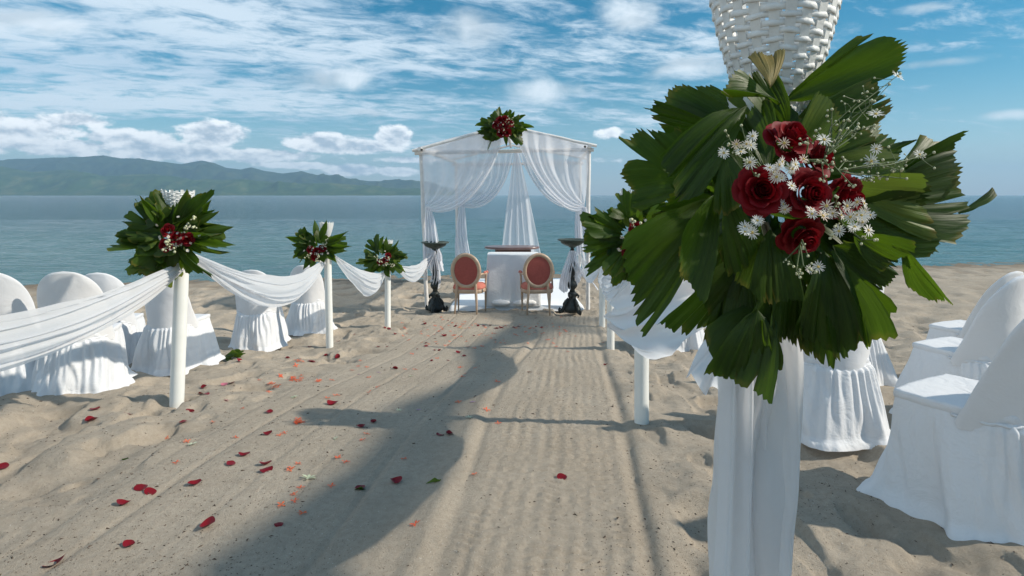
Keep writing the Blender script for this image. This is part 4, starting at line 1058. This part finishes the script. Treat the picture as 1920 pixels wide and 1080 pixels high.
# kneeling cushions
for nm, x0, x1 in (('left white kneeling cushion lying in front of the altar table', 922, 958), ('right white kneeling cushion lying in front of the altar table', 961, 1006)):
    D_ = 10.66; hw = (x1 - x0) / 2 / F * D_ * .98; mx_ = cx((x0 + x1) / 2, D_); gz = float(base_h(0, D_)) + .05
    def cu(S, T):
        a = 2 * np.pi * S; ph = np.pi * (T - .5); c, s_ = np.cos(a), np.sin(a); k = 1 / np.maximum(np.abs(c), np.abs(s_)) ** .75
        cr = np.cos(ph) ** .55
        x = mx_ + c * k * hw * cr; y = D_ + .02 + s_ * k * .14 * cr; z = gz + .055 + .058 * np.sin(ph) * (1 - .2 * (c * k) ** 4) + .010 * (vnoise(c * 4 + x0, s_ * 4 + T * 3, 8) - .5)
        return x, y, z
    tag(surf('cushion', cu, 48, 16, M['cushion'], closed=True), nm, 'cushion')

# ================================================================== oval backed armchairs
def armchair(px, D, label, rz):
    gz = float(base_h((px - 960) / F * D, D)) - .01; root = empty('oval_back_armchair', ((px - 960) / F * D, D, gz), label, 'chair', 'oval backed coral armchairs facing the altar', rz)
    Mx = WM[root.name]
    def B(mb, name, mat, parent=None, sharp=None): 
        me = mb.mesh(name, M[mat]); return link(name, me, parent or root, Mx, sharp=sharp)
    # local: back towards -y (the viewer), seat towards +y; real height about 1 m
    cz_, a_, b_ = .735, .225, .265
    lean = .10
    def P(x, z, y=0): return (x, -.215 - lean * (z - .45) + y, z)
    mb = MB(); n = 40; V = []; Fs = []; 
    prof = [(-.032, -.016), (-.034, .010), (-.020, .022), (.004, .024), (.026, .016), (.030, -.012), (.0, -.022)]
    for i in range(n):
        th = 2 * math.pi * i / n
        for (dr, dy) in prof: V.append(P((a_ + dr) * math.cos(th), cz_ + (b_ + dr) * math.sin(th), dy))
    m_ = len(prof)
    for i in range(n):
        for j in range(m_): Fs.append((i * m_ + j, ((i + 1) % n) * m_ + j, ((i + 1) % n) * m_ + (j + 1) % m_, i * m_ + (j + 1) % m_))
    mb.add(V, Fs); B(mb, 'back_frame', 'chairwood')
    for nm, sgn in (('back_panel', -1), ('back_pad', 1)):
        mb = MB(); V = [P(0, cz_, sgn * (.010 + .022 * (sgn > 0)))]; Fs = []
        for k, q in enumerate((.35, .7, .92, 1.0)):
            for i in range(n):
                th = 2 * math.pi * i / n; V.append(P((a_ - .024) * q * math.cos(th), cz_ + (b_ - .024) * q * math.sin(th), sgn * (.010 + (.022 if sgn > 0 else .006) * (1 - q ** 3))))
        for i in range(n): Fs.append((0, 1 + i, 1 + (i + 1) % n))
        for k in range(3):
            for i in range(n): a0 = 1 + k * n; Fs.append((a0 + i, a0 + n + i, a0 + n + (i + 1) % n, a0 + (i + 1) % n))
        mb.add(V, Fs); B(mb, nm, 'coral')
    # seat rail and cushion
    def seatloop(k, z):
        pts = []
        for i in range(36):
            th = 2 * math.pi * i / 36; c, s_ = math.cos(th), math.sin(th); kk = 1 / max(abs(c), abs(s_)) ** .55
            y = s_ * kk * .235; x = c * kk * (.265 + .035 * (s_ > 0) * s_); pts.append((x * k, y * k, z))
        return pts
    def loft(loops):
        mb = MB(); V = [p for l in loops for p in l]; n = len(loops[0]); Fs = [(i * n + j, i * n + (j + 1) % n, (i + 1) * n + (j + 1) % n, (i + 1) * n + j) for i in range(len(loops) - 1) for j in range(n)]
        Fs += [tuple(range(n))[::-1], tuple((len(loops) - 1) * n + j for j in range(n))]; mb.add(V, Fs); return mb
    B(loft([seatloop(.96, .36), seatloop(1.0, .37), seatloop(1.0, .415), seatloop(.98, .425)]), 'seat_rail', 'chairwood')
    B(loft([seatloop(.97, .42), seatloop(1.0, .44), seatloop(.97, .475), seatloop(.8, .505), seatloop(.4, .518)]), 'seat_cushion', 'corallight')
    for sx2 in (-1, 1):
        # rear leg runs up to the oval
        mb = MB(); mb.tube([(sx2 * .185, -.27, 0), (sx2 * .175, -.235, .20), (sx2 * .16, -.22, .40), (sx2 * .155, -.22, .50), (sx2 * .165, -.225, .56)], [.013, .018, .024, .022, .016], 10); B(mb, 'leg', 'chairwood')
        mb = MB(); mb.tube([(sx2 * .235, .20, 0), (sx2 * .235, .20, .06), (sx2 * .238, .20, .33), (sx2 * .238, .20, .39)], [.012, .014, .022, .027], 10); B(mb, 'leg', 'chairwood')
        mb = MB(); mb.tube([(sx2 * .205, -.235, .66), (sx2 * .245, -.13, .675), (sx2 * .275, 0, .665), (sx2 * .275, .075, .670)], [.016, .017, .018, .018], 10)
        mb.tube([(sx2 * .275, .08, .672), (sx2 * .262, .10, .60), (sx2 * .262, .075, .50), (sx2 * .262, .05, .40)], [.019, .016, .017, .02], 10)
        arm = B(mb, 'arm', 'chairwood')
        mb = MB(); mb.ball((sx2 * .277, .095, .680), .030, 10, 8, (1, 1.15, .9)); B(mb, 'arm_scroll', 'corallight', arm)
        mb = MB(); mb.ball((sx2 * .268, -.02, .690), .024, 10, 6, (1, 3.2, .8)); B(mb, 'arm_pad', 'corallight', arm)
    return root
armchair(880, 10.22, 'left of the two coral oval backed armchairs facing the altar', R(-9))
armchair(1007, 10.22, 'right of the two coral oval backed armchairs facing the altar', R(3))

# ================================================================== cast iron stands
def iron_stand(px, py, top_py, label, seed):
    x, y = G(px, py); gz = float(base_h(x, y)) - .02; hgt = cz(top_py, y) - gz
    root = empty('iron_stand', (x, y, gz), label, 'pedestal', 'cast iron bowl stands beside the canopy'); T = WM[root.name]
    s = hgt / 1.12
    def put(mb, name, mat, parent=None): return link(name, mb.mesh(name, M[mat]), parent or root, T @ Matrix.Diagonal((s * (1 if name == 'bowl' else .76), s * (1 if name == 'bowl' else .76), s, 1)))
    mb = MB(); mb.lathe([(.10, .02), (.15, .05), (.145, .10), (.10, .16), (.075, .22), (.065, .27), (.09, .30), (.06, .33)], seg=24, fn=lambda th, z: 1 + .10 * math.cos(3 * th + seed) * (z < .2) + .05 * math.cos(9 * th)); put(mb, 'base', 'iron')
    for k in range(3):
        a = 2 * math.pi * k / 3 + seed; c, s_ = math.cos(a), math.sin(a); mb = MB()
        mb.tube([(q * c, q * s_, z) for q, z in ((.07, .22), (.13, .17), (.16, .09), (.20, .045), (.245, .03), (.262, .06), (.245, .09), (.228, .07))], [.03, .038, .036, .034, .028, .022, .016, .012], 8)
        mb.ball((.15 * c, .15 * s_, .14), .04, 8, 6); f_ = put(mb, 'foot', 'iron')
        mb = MB(); mb.tube([(q * math.cos(a + 1.0), q * math.sin(a + 1.0), z) for q, z in ((.06, .27), (.10, .285), (.125, .265), (.118, .24), (.10, .245))], [.022, .022, .018, .013, .009], 7); put(mb, 'scroll', 'iron')
    mb = MB(); mb.lathe([(.055, .31), (.045, .36), (.085, .40), (.095, .43), (.075, .47), (.042, .50), (.055, .53), (.040, .56), (.060, .62), (.068, .66), (.050, .72), (.034, .80), (.030, .90), (.038, .95), (.028, .98), (.045, 1.0)], seg=18, fn=lambda th, z: 1 + .07 * math.cos(8 * th)); put(mb, 'column', 'iron')
    mb = MB(); mb.lathe([(.045, .985), (.055, 1.0), (.11, 1.02), (.165, 1.055), (.175, 1.08), (.215, 1.092), (.218, 1.105), (.205, 1.11), (.16, 1.085), (.05, 1.04)], seg=36, fn=lambda th, z: 1 + .035 * math.cos(16 * th) * (1.0 < z < 1.08)); put(mb, 'bowl', 'iron_green')
    return x, y, gz, s
ux, uy, _, _ = iron_stand(816, 584, 452, 'left dark cast iron stand with a shallow bowl, next to the left front pole', .4)
vx, vy, _, _ = iron_stand(1073, 586, 447, 'right dark cast iron stand with a shallow bowl, next to the right front pole', 1.1)
GK = 'white cloths knotted round the iron stands'
def knot(label, lst):
    root = empty('tied_cloth', W(lst[0][0], lst[0][1], lst[0][8]), label, 'cloth', GK)
    for (px0, py0, px1, py1, w0, w1, sd_, fo, D) in lst:
        surf('cloth_fold', tail(W(px0, py0, D), w0, W(px1, py1, D + .05), w1, .22, fo, .035, sd_), 40, 34, M['tulle2'], root)
knot('white cloth knotted round the left iron stand with a pointed end', [(815, 470, 814, 536, .10, .16, 5, 4, uy - .07), (814, 472, 796, 500, .06, .12, 6, 3, uy - .09), (818, 468, 830, 490, .05, .08, 7, 2, uy - .05)])
knot('white cloth knotted round the right iron stand and blown sideways', [(1070, 470, 1061, 548, .10, .20, 8, 4, vy - .07), (1074, 472, 1092, 528, .08, .20, 9, 3, vy - .05), (1070, 474, 1112, 538, .06, .12, 10, 2, vy + .02)])

# ================================================================== covered chairs
def covered_chair(x, y, rz, label, seed, s=1.0, skirt_out=.09, group='white covered chairs in rows beside the aisle'):
    gz = float(base_h(x, y)) - .01
    root = empty('covered_chair', (x, y, gz), label, 'chair', group, rz); T = WM[root.name] @ Matrix.Diagonal((s, s, s, 1)); o_ = seed * 3.7
    def put(name, Pf, nu, nv, mat, closed=True):
        u = np.arange(nu) / (nu if closed else nu - 1); v = np.linspace(0, 1, nv); U, Vv = np.meshgrid(u, v, indexing='ij')
        Pt = Pf(U, Vv); V = np.stack([p.ravel() for p in Pt], 1); return link(name, mesh_np(name, V, grid_faces(nu, nv, closed), M[mat]), root, T)
    def rect(S, hw, hd):
        a = 2 * np.pi * S; c, s_ = np.cos(a), np.sin(a); k = 1 / np.maximum(np.abs(c), np.abs(s_)) ** (.82 - .60 * sst(-s_, .0, .35))
        return c * k * hw, s_ * k * hd, c, s_
    def skirt(S, T_):
        rx, ry, c, s_ = rect(S, .225, .235)
        rear = np.clip(-s_ * 1.5 - .35, 0, 1)
        wb = fbm(c * 2.2 + o_, s_ * 2.2 + T_ * .9, seed, 3) - .5
        pl = np.sin(2 * np.pi * 36 * S + 14 * wb + 4 * np.sin(9 * S + seed)) * (.0055 + .003 * T_) * (.5 + 1.2 * np.abs(np.sin(5 * np.pi * S + seed))) * sst(T_, 0, .05) * (1 - .8 * sst(T_, .25, .9)) * (.15 + .85 * rear)
        big_ = np.sin(2 * np.pi * 7 * S + o_ + 7 * wb) * .020 * T_ ** 1.1 + wb * .20 * T_
        fl_ = skirt_out * T_ ** .9 + .026 * rear * sst(T_, .0, .07) + pl + big_ + .03 * sst(T_, .86, 1)
        hem = .022 * wb * 2 * T_
        return rx * (1 + 0 * T_) + c * fl_, ry + s_ * fl_ + 0, .435 - .438 * T_ + hem * (T_ > .9) + .012 * np.sin(2 * np.pi * 7 * S) * T_ * (1 - T_)
    put('skirt', skirt, 300, 30, 'chair_cloth')
    def seat(S, T_):
        rx, ry, c, s_ = rect(S, .225, .235); wb = fbm(rx * 9 + o_, ry * 9 + T_, seed + 3, 3) - .5
        k = np.where(T_ < .35, 1 + .02 * np.sin(T_ / .35 * np.pi), (1 - T_) / .65); z = .43 + .035 * sst(T_, 0, .35) - .010 * sst(T_, .5, 1) + wb * .012
        return rx * k, ry * k, z
    put('seat_cover', seat, 96, 14, 'chair_cloth')
    def back(S, T_):
        v = T_ ** .80
        wv = (.243 - .030 * v) * (1 - np.clip((v - .45) / .55, 0, 1) ** 2.9) ** (1 / 2.1) + .004
        a = 2 * np.pi * S; cx_ = np.copysign(np.abs(np.cos(a)) ** .62, np.cos(a)); sy2 = np.sin(a)
        th = .034 * (1 - .5 * v) * np.sqrt(np.clip(wv / .05, 0, 1)) + .010 * (1 - v) ** 3
        xx = cx_ * wv; z = .405 + .555 * v
        wb = fbm(xx * 6 + o_, z * 5 + sy2, seed + 7, 3) - .5
        yy = -.212 - .095 * v + .17 * (np.abs(xx) / .235) ** 2.2 * (1 - .62 * v) + np.sign(sy2) * np.abs(sy2) ** .8 * th + wb * .018
        return xx * (1 + .02 * wb), yy, z - .02 * (1 - v) ** 4 * (sy2 < 0)
    put('back_cover', back, 84, 44, 'chair_back_cloth')
    # rolled seam where the gathered skirt is sewn on
    mb = MB(); pts = []
    for i in range(40):
        a = math.pi * (1.0 + i / 39); c, s_ = math.cos(a), math.sin(a); k = 1 / max(abs(c), abs(s_)) ** .22
        pts.append((c * k * .232 + .003 * math.sin(i * 2.1), s_ * k * .243, .424 + .004 * math.sin(i * 1.7 + seed)))
    mb.tube(pts, .0065, 6); link('seam', mb.mesh('seam', M['chair_cloth']), root, T)
    return root
def cpx(px, D): return (px - 960) / F * D
CH = [
 (2.06, 2.70, 30, 'nearest white covered chair at the lower right corner, cut by the edge of the photo', 1.08),
 (2.92, 3.92, 26, 'white covered chair with rounded back, second from the viewer at the right edge', 1.0),
 (3.80, 5.05, 24, 'white covered chair farthest back of the three at the right edge', 1.0),
 (1.93, 3.80, 2, 'white covered chair whose ruffled skirt stands just right of the draped post', 1.0),
 (2.78, 5.15, 6, 'white covered chair half hidden behind the one right of the draped post', 1.0),
 (1.98, 7.35, 8, 'distant white covered chair behind the foreground drape, only its hem showing', 1.0),
 (cpx(128, 4.72), 4.86, 14, 'white covered chair with flat topped back behind the left swag, second from the left edge', 1.0),
 (cpx(10, 4.75), 4.80, 12, 'white covered chair cut off by the left edge of the photo', 1.0),
 (cpx(190, 6.0), 6.15, 10, 'white covered chair with a round back, third from the left', .99),
 (cpx(320, 5.95), 6.05, -6, 'white covered chair behind the tall left post, its skirt spreading both sides', 1.0),
 (cpx(482, 7.45), 7.50, 6, 'white covered chair under the swag between the first and middle left posts', 1.0),
 (cpx(578, 8.65), 8.70, 4, 'white covered chair farthest back on the left, beside the middle post', .99),
]
for k, (x, y, deg, lab, s) in enumerate(CH): covered_chair(x, y, R(deg), lab, k + 1, s)

# ================================================================== leaning coast tree outside the picture, whose shade falls along the aisle
shade = [((500, 1060), 4.4), ((640, 960), 4.6), ((740, 880), 4.8), ((775, 820), 5.0), ((800, 765), 5.15), ((850, 735), 5.3), ((905, 712), 5.4), ((918, 682), 5.5), ((900, 655), 5.6), ((945, 626), 5.7), ((975, 606), 5.8)]
pts = [Vector((4.6, -2.6, -.1)), Vector((4.75, -1.6, 1.4)), Vector((5.0, -.4, 3.0))]
for (pp, z) in shade:
    gx, gy = G(*pp); dz_ = z - float(base_h(gx, gy)); pts.append(Vector((gx, gy, 0)) + Vector((1.43, -.19, 0)) * dz_ + Vector((0, 0, z)))
tree = empty('leaning_tree', pts[0], 'old leaning coast tree right of the camera whose trunk shades the aisle', 'tree')
mb = MB(); mb.tube(pts, [.30, .25, .20, .165, .16, .15, .135, .15, .10, .085, .13, .11, .08, .06], 14); mb.build('trunk', M['bark'], tree)
def frond(parent, base, d, L, seed, droop=.35):
    r = random.Random(seed); d = Vector(d).normalized(); mb = MB(); n = 26; P = []
    for i in range(n): k = i / (n - 1); P.append(Vector(base) + d * L * k + Vector((0, 0, -droop * L * k * k)))
    mb.tube(P, [.018 * (1 - .8 * i / n) for i in range(n)], 5, False)
    for i in range(2, n):
        ax = (P[i] - P[i - 1]).normalized(); sd2 = ax.cross(Vector((0, 0, 1))).normalized()
        for sg in (-1, 1):
            l = .62 * math.sin(math.pi * (i / n) ** .8) + .06; e = P[i] + (sd2 * sg + ax * .5 + Vector((0, 0, -.45 + r.uniform(-.1, .1)))).normalized() * l
            w_ = ax * .02; m_ = (P[i] + e) / 2 + Vector((0, 0, .04)); mb.add([P[i] - w_, P[i] + w_, m_ + w_ * 1.2, e, m_ - w_ * 1.2], [(0, 1, 2, 4), (2, 3, 4)])
    return mb.build('frond', M['leaf'], parent)
tip = pts[-1]
for k in range(8):
    a = R(-75 + k * 22); frond(tree, tip, (math.cos(a), math.sin(a) * .9, .55 + .25 * (k % 2)), 2.0, k)

# ================================================================== petals, florets and leaves on the sand
def cup_mesh(mat, seed, L=1.0, Wd=.75):
    r = random.Random(seed); nu, nv = 7, 7; V = []
    c1, c2, tw = r.uniform(.15, .55), r.uniform(-.1, .4), r.uniform(-.4, .4)
    for i in range(nu):
        for j in range(nv):
            u = i / (nu - 1) * 2 - 1; v = j / (nv - 1) * 2 - 1
            x, y = u * math.sqrt(1 - v * v / 2) * .5 * L, v * math.sqrt(1 - u * u / 2) * .5 * Wd
            z = c1 * x * x * 2 / L + c2 * y * y * 3 + tw * x * y + .03 * math.sin(9 * y + seed) + .02 * math.sin(8 * x + seed * 2)
            V.append((x, y, z))
    mn = min(v[2] for v in V); V = [(x, y, z - mn + .02) for x, y, z in V]
    mb = MB(); mb.add(V, grid_faces(nu, nv)); return mb.mesh('petal', M[mat])
CUPS = [cup_mesh('fallen', k) for k in range(8)]; PINK = cup_mesh('pinkpetal', 21)
def floret_mesh(mat, seed, n=4):
    r = random.Random(seed); mb = MB()
    for k in range(n):
        a = 2 * math.pi * k / n + r.uniform(-.15, .15); zt = r.uniform(0, .35); V = []
        for (x, y, z) in ((.05, -.05, .12), (.05, .05, .12), (.6, .20, .16 + zt * .5), (1, .02, .1 + zt), (.6, -.20, .16 + zt * .5)): V.append((x * math.cos(a) - y * math.sin(a), x * math.sin(a) + y * math.cos(a), z))
        mb.add(V, [(0, 1, 2, 4), (2, 3, 4)])
    mb.tube([(0, 0, .14), (-.5, -.25, .05), (-1.0, -.3, .03)], .035, 4)
    return mb.mesh('floret', M[mat])
IX = [floret_mesh('ixora', k) for k in range(4)]; LIL = floret_mesh('lilac', 7, 5); PG = floret_mesh('palegreen', 8, 6); YE = floret_mesh('yellow', 9, 5)
def zone(px, py, what):
    if py < 636 and px > 745: w_ = 'on the sand in front of the armchairs'
    elif py < 636: w_ = 'between the far left posts and the armchairs'
    elif py < 700 and px > 745: w_ = 'along the upper bend of the big shadow'
    elif py < 700: w_ = 'on the sand between the tall and middle left posts'
    elif px > 700: w_ = 'in or beside the big shadow mid aisle'
    elif py < 820: w_ = 'on the sunny aisle right of the tall left post'
    else: w_ = 'on the sunny sand at the lower left'
    return what + ' ' + w_
def drop(me, name, px, py, size, label, cat, group, rz=None, tilt=.25):
    x, y = G(px, py)
    for _ in range(6):      # settle on the uneven sand along the line of sight
        h = H(x, y); k = (EYE - h) / ((py - HZ) / F); x, y = (px - 960) / F * k, k
    h = H(x, y); e = .03
    n = Vector((-(H(x + e, y) - h) / e, -(H(x, y + e) - h) / e, 1)).normalized()
    mm = Matrix.Translation((x, y, h + .001)) @ n.to_track_quat('Z', 'Y').to_matrix().to_4x4() @ Matrix.Rotation(rr.uniform(0, 6.28) if rz is None else rz, 4, 'Z') @ Matrix.Rotation(rr.uniform(-tilt, tilt), 4, 'X')
    o = link(name, me, None, mm @ Matrix.Diagonal((size, size, size, 1))); return tag(o, label, cat, group)
GP = 'red rose petals scattered on the sand'
A3 = lambda x, y: (x / 2.572, 660 + y / 2.572)
A4 = lambda x, y: (500 + x / 2.16, 580 + y / 2.16)
big_petals = [
 (A3(268, 1028), .075, 'crumpled dark red rose petal closest to the lower left corner of the sand'), (A3(15, 555), .065, 'red rose petal cut by the left edge of the photo'),
 (A3(596, 735), .06, 'dark maroon petal, lowest of the group of three at the lower left'), (A3(680, 660), .062, 'curled red petal, upper left of the group of three'),
 (A3(725, 677), .060, 'smooth oval red petal, right one of the group of three'), (A3(938, 640), .06, 'flat bright red petal alone between the group of three and the double petal'),
 (A3(1280, 545), .060, 'upper of the two overlapping dark red petals left of the big shadow'), (A3(1284, 572), .064, 'lower of the two overlapping dark red petals left of the big shadow'),
 (A3(1178, 500), .058, 'red petal with a folded tip just above a thin curled one'), (A3(1113, 541), .058, 'thin curled red petal seen edge on'),
 (A3(1288, 398), .056, 'shiny red petal beside two orange florets'), (A3(1298, 292), .062, 'upright bright red petal below the orange floret clusters'),
 (A3(885, 339), .062, 'curled dark red petal below the tall left post'), (A3(915, 272), .055, 'small ragged red petal right below the foot of the tall left post'),
 (A3(873, 236), .055, 'red petal touching the foot of the tall left post'), (A3(982, 205), .09, 'large curled red petal right of the tall left post'),
 (A3(985, 172), .06, 'dark petal behind the large curled one right of the tall left post'), (A3(1118, 151), .07, 'bright red petal next to a pink one'),
 (A3(440, 334), .085, 'long glossy red petal in front of the left covered chair'), (A3(458, 278), .062, 'red petal nearest the hem of the left covered chair'), (A3(615, 302), .055, 'red petal between the left chair hem and the tall post'),
 (A4(384, 478), .055, 'rounded dark red petal in the shaded aisle, left one of a pair'), (A4(434, 458), .048, 'heart shaped dark petal in the shade, right one of a pair'),
 (A4(702, 510), .052, 'left petal of the touching pair in the middle of the big shadow'), (A4(740, 507), .058, 'right petal of the touching pair in the middle of the big shadow'),
 (A4(378, 725), .056, 'dark red petal in the lower shadow beside a bit of green'), (A4(522, 700), .064, 'broad red petal in the lower shadow near the pale green leaf bit'),
 (A4(1197, 684), .056, 'single red petal on the combed sand in the lower right of the aisle'), (A4(1062, 255), .055, 'single red petal on the combed sand farther up the aisle'),
]
for k, ((px, py), s, lab) in enumerate(big_petals): drop(CUPS[k % 8], 'rose_petal', px, py, s, lab, 'petal', GP)
far_p = [A3(1386, 28), A3(1503, 68), A3(1605, 253), A3(1152, 48), A3(1575, 18), A3(1625, 12), A3(1003, 842), A3(1345, 835), A3(622, 935)] + [A4(*q) for q in (
 (85, 197), (183, 230), (290, 130), (355, 116), (240, 188), (288, 180), (176, 152), (22, 153), (265, 384), (520, 242), (645, 138), (645, 150), (680, 167), (700, 168), (610, 162), (668, 210), (735, 208), (778, 177), (800, 190), (815, 153), (718, 109), (520, 113), (485, 130),
 (453, 153), (487, 152), (520, 100), (1090, 36), (880, 68), (905, 66), (855, 68), (735, 46), (765, 70), (930, 78), (950, 76), (1000, 74), (1020, 70), (840, 108), (1090, 72), (1110, 74), (1375, 225), (925, 125), (640, 60), (478, 78), (495, 80))]
for k, (px, py) in enumerate(far_p): drop(CUPS[k % 8], 'rose_petal', px, py, rr.uniform(.035, .08), zone(px, py, 'small dark red petal'), 'petal', GP)
drop(PINK, 'pink_petal', *A3(1087, 234), .05, 'pale pink petal with a dark edge right of the tall left post', 'petal', None); drop(PINK, 'pink_petal', *A3(1082, 158), .055, 'pink petal touching the bright red one', 'petal', None)
GI = 'orange red florets scattered on the sand'
nearfl = [A3(*q) for q in ((803, 372), (1024, 340), (1170, 274), (1136, 415), (900, 433), (849, 536), (1437, 541), (1402, 562), (1395, 572), (1450, 657), (1418, 688), (1422, 720), (1355, 740), (1597, 648), (1460, 780), (1372, 392), (1350, 403), (1250, 137), (1352, 113), (1630, 512), (1296, 195))]
farfl = [A4(*q) for q in ((127, 215), (55, 268), (140, 262), (210, 288), (263, 288), (378, 210), (350, 248), (415, 277), (450, 316), (415, 337), (281, 350), (245, 362), (403, 506), (388, 530), (320, 620), (289, 602), (556, 608), (843, 670), (602, 872), (937, 463), (776, 377), (890, 409),
 (935, 295), (790, 275), (848, 238), (785, 237), (805, 262), (425, 126), (588, 182), (680, 103), (770, 58), (800, 60), (745, 90), (775, 113), (860, 105), (955, 75), (965, 138), (925, 135), (1010, 78), (1120, 75), (1135, 70), (1180, 85), (1205, 85), (1250, 110), (1363, 135), (690, 200), (600, 245), (370, 232), (405, 235), (560, 245))]
rs = random.Random(12)
for c_, n_, sp in ((A3(1322, 160), 9, 10), (A3(1417, 130), 11, 12), (A3(1443, 340), 9, 8), (A3(1438, 52), 6, 9), (A3(1535, 138), 4, 6)):
    for _ in range(n_): farfl.append((c_[0] + rs.gauss(0, sp * .5), c_[1] + rs.gauss(0, sp * .28)))
for _ in range(95): farfl.append((rs.uniform(750, 1070), rs.triangular(592, 662, 612)))
for k, (px, py) in enumerate(nearfl): drop(IX[k % 4], 'floret', px, py, rs.uniform(.019, .025), zone(px, py, 'single orange red floret'), 'flower', GI)
for k, (px, py) in enumerate(farfl): drop(IX[k % 4], 'floret', px, py, rs.uniform(.022, .032), zone(px, py, 'small orange red floret'), 'flower', GI)
for k, (p_, me, s, lab) in enumerate(((A3(1418, 220), PG, .028, 'pale green blossom on the sand left of the aisle middle'), (A3(928, 447), PG, .030, 'pale green blossom beside an orange floret'), (A3(1488, 612), PG, .040, 'crumpled whitish green blossom, the largest on the lower sand'),
    (A4(112, 357), PG, .026, 'pale blossom above the red floret clump'), (A4(585, 272), PG, .026, 'white blossom in the upper aisle'), (A4(820, 440), PG, .028, 'white blossom at the end of the bouquet shadow'), (A4(280, 525), PG, .02, 'lime green bud on the sand beside the shadow edge'),
    (A4(535, 410), PG, .022, 'green bit lying in the bouquet shadow'), (A4(615, 408), LIL, .020, 'lilac floret lying in the shade'), (A4(835, 377), LIL, .024, 'lilac floret right of the big shadow bend'), (A4(373, 265), LIL, .024, 'greyish lilac floret among orange ones'), (A4(452, 257), LIL, .024, 'pale lilac floret in the upper aisle'),
    (A4(75, 142), LIL, .03, 'lilac floret by the foot of the middle left post'), (A4(788, 78), YE, .032, 'yellow blossom among the far red petals'))):
    drop(me, 'blossom', p_[0], p_[1], s, lab, 'flower', None)
for (p_, s, lab, me) in ((A3(587, 485), .09, 'slender green leaf on the lower left sand', OVAL[1]), (A4(645, 710), .07, 'pale green leaf bit in the lower shadow', SFANL[1]), (A4(355, 735), .05, 'green scrap beside a dark red petal in the shadow', SFAN[2])):
    x, y = G(*p_); h = H(x, y); o = leaf_at(None, me, (x, y, h + .006), (x + s * .9, y + s * .35, h + .010), s * .35, (0, 0, 1), .2, 'fallen_leaf'); tag(o, lab, 'leaf')
# the leafy twig lying by the chair skirts
x, y = G(430, 674); h = H(x, y); tw_ = empty('leaf_bunch', (x, y, h), 'bunch of green palm leaves lying on the sand beside the chair skirts', 'leaves')
for k in range(11):
    a = rs.uniform(-.9, .9) + (math.pi if k % 3 == 0 else 0); b_ = Vector((x - .05, y, h + .05)); e = b_ + Vector((math.cos(a) * rs.uniform(.14, .22), math.sin(a) * .16, rs.uniform(-.02, .07)))
    leaf_at(tw_, (SFAN + SFANL)[k % 10], b_, e, rs.uniform(.07, .11), (0, -.4, 1), rs.uniform(-.6, .6))
# plant debris and shell grit: nobody could count it
def grit(name, n, mat, smin, smax, flat, y0=2.0, y1=10.5, pw=2.2):
    r = np.random.RandomState(n); kx = r.uniform(-.9, .9, n); y = y0 + (y1 - y0) * r.rand(n) ** pw; x = kx * y
    z = height(x, y); V = np.zeros((n, 4, 3)); s = (smin + (smax - smin) * r.rand(n) ** 2.6) * (.6 + y * .12) * np.clip(1.9 * vnoise(x * 1.7, y * 1.7, n) + .1, .15, 1.4); a = r.uniform(0, 6.28, n); el_ = r.uniform(1, flat, n)
    ca, sa = np.cos(a), np.sin(a)
    for j, (u, v, w_) in enumerate(((-1, -.5, 0), (1, -.35, 0), (.1, .6, .05), (0, 0, .6))):
        V[:, j, 0] = x + s * (u * el_ * ca - v * sa); V[:, j, 1] = y + s * (u * el_ * sa + v * ca); V[:, j, 2] = z + s * w_ + .0008
    b_ = np.arange(n)[:, None] * 4; Fq = np.concatenate([b_ + np.array(q) for q in ((0, 1, 3), (1, 2, 3), (2, 0, 3))])
    o = link(name, mesh_np(name, V.reshape(-1, 3), Fq, M[mat], False)); o['kind'] = 'stuff'
grit('plant_debris', 3600, 'debris', .0020, .0065, 2.0); grit('plant_crumbs', 26000, 'debris',   .0010, .0032, 1.7, pw=1.8); grit('shell_grit', 6000, 'shell', .0010, .0026, 1.3)
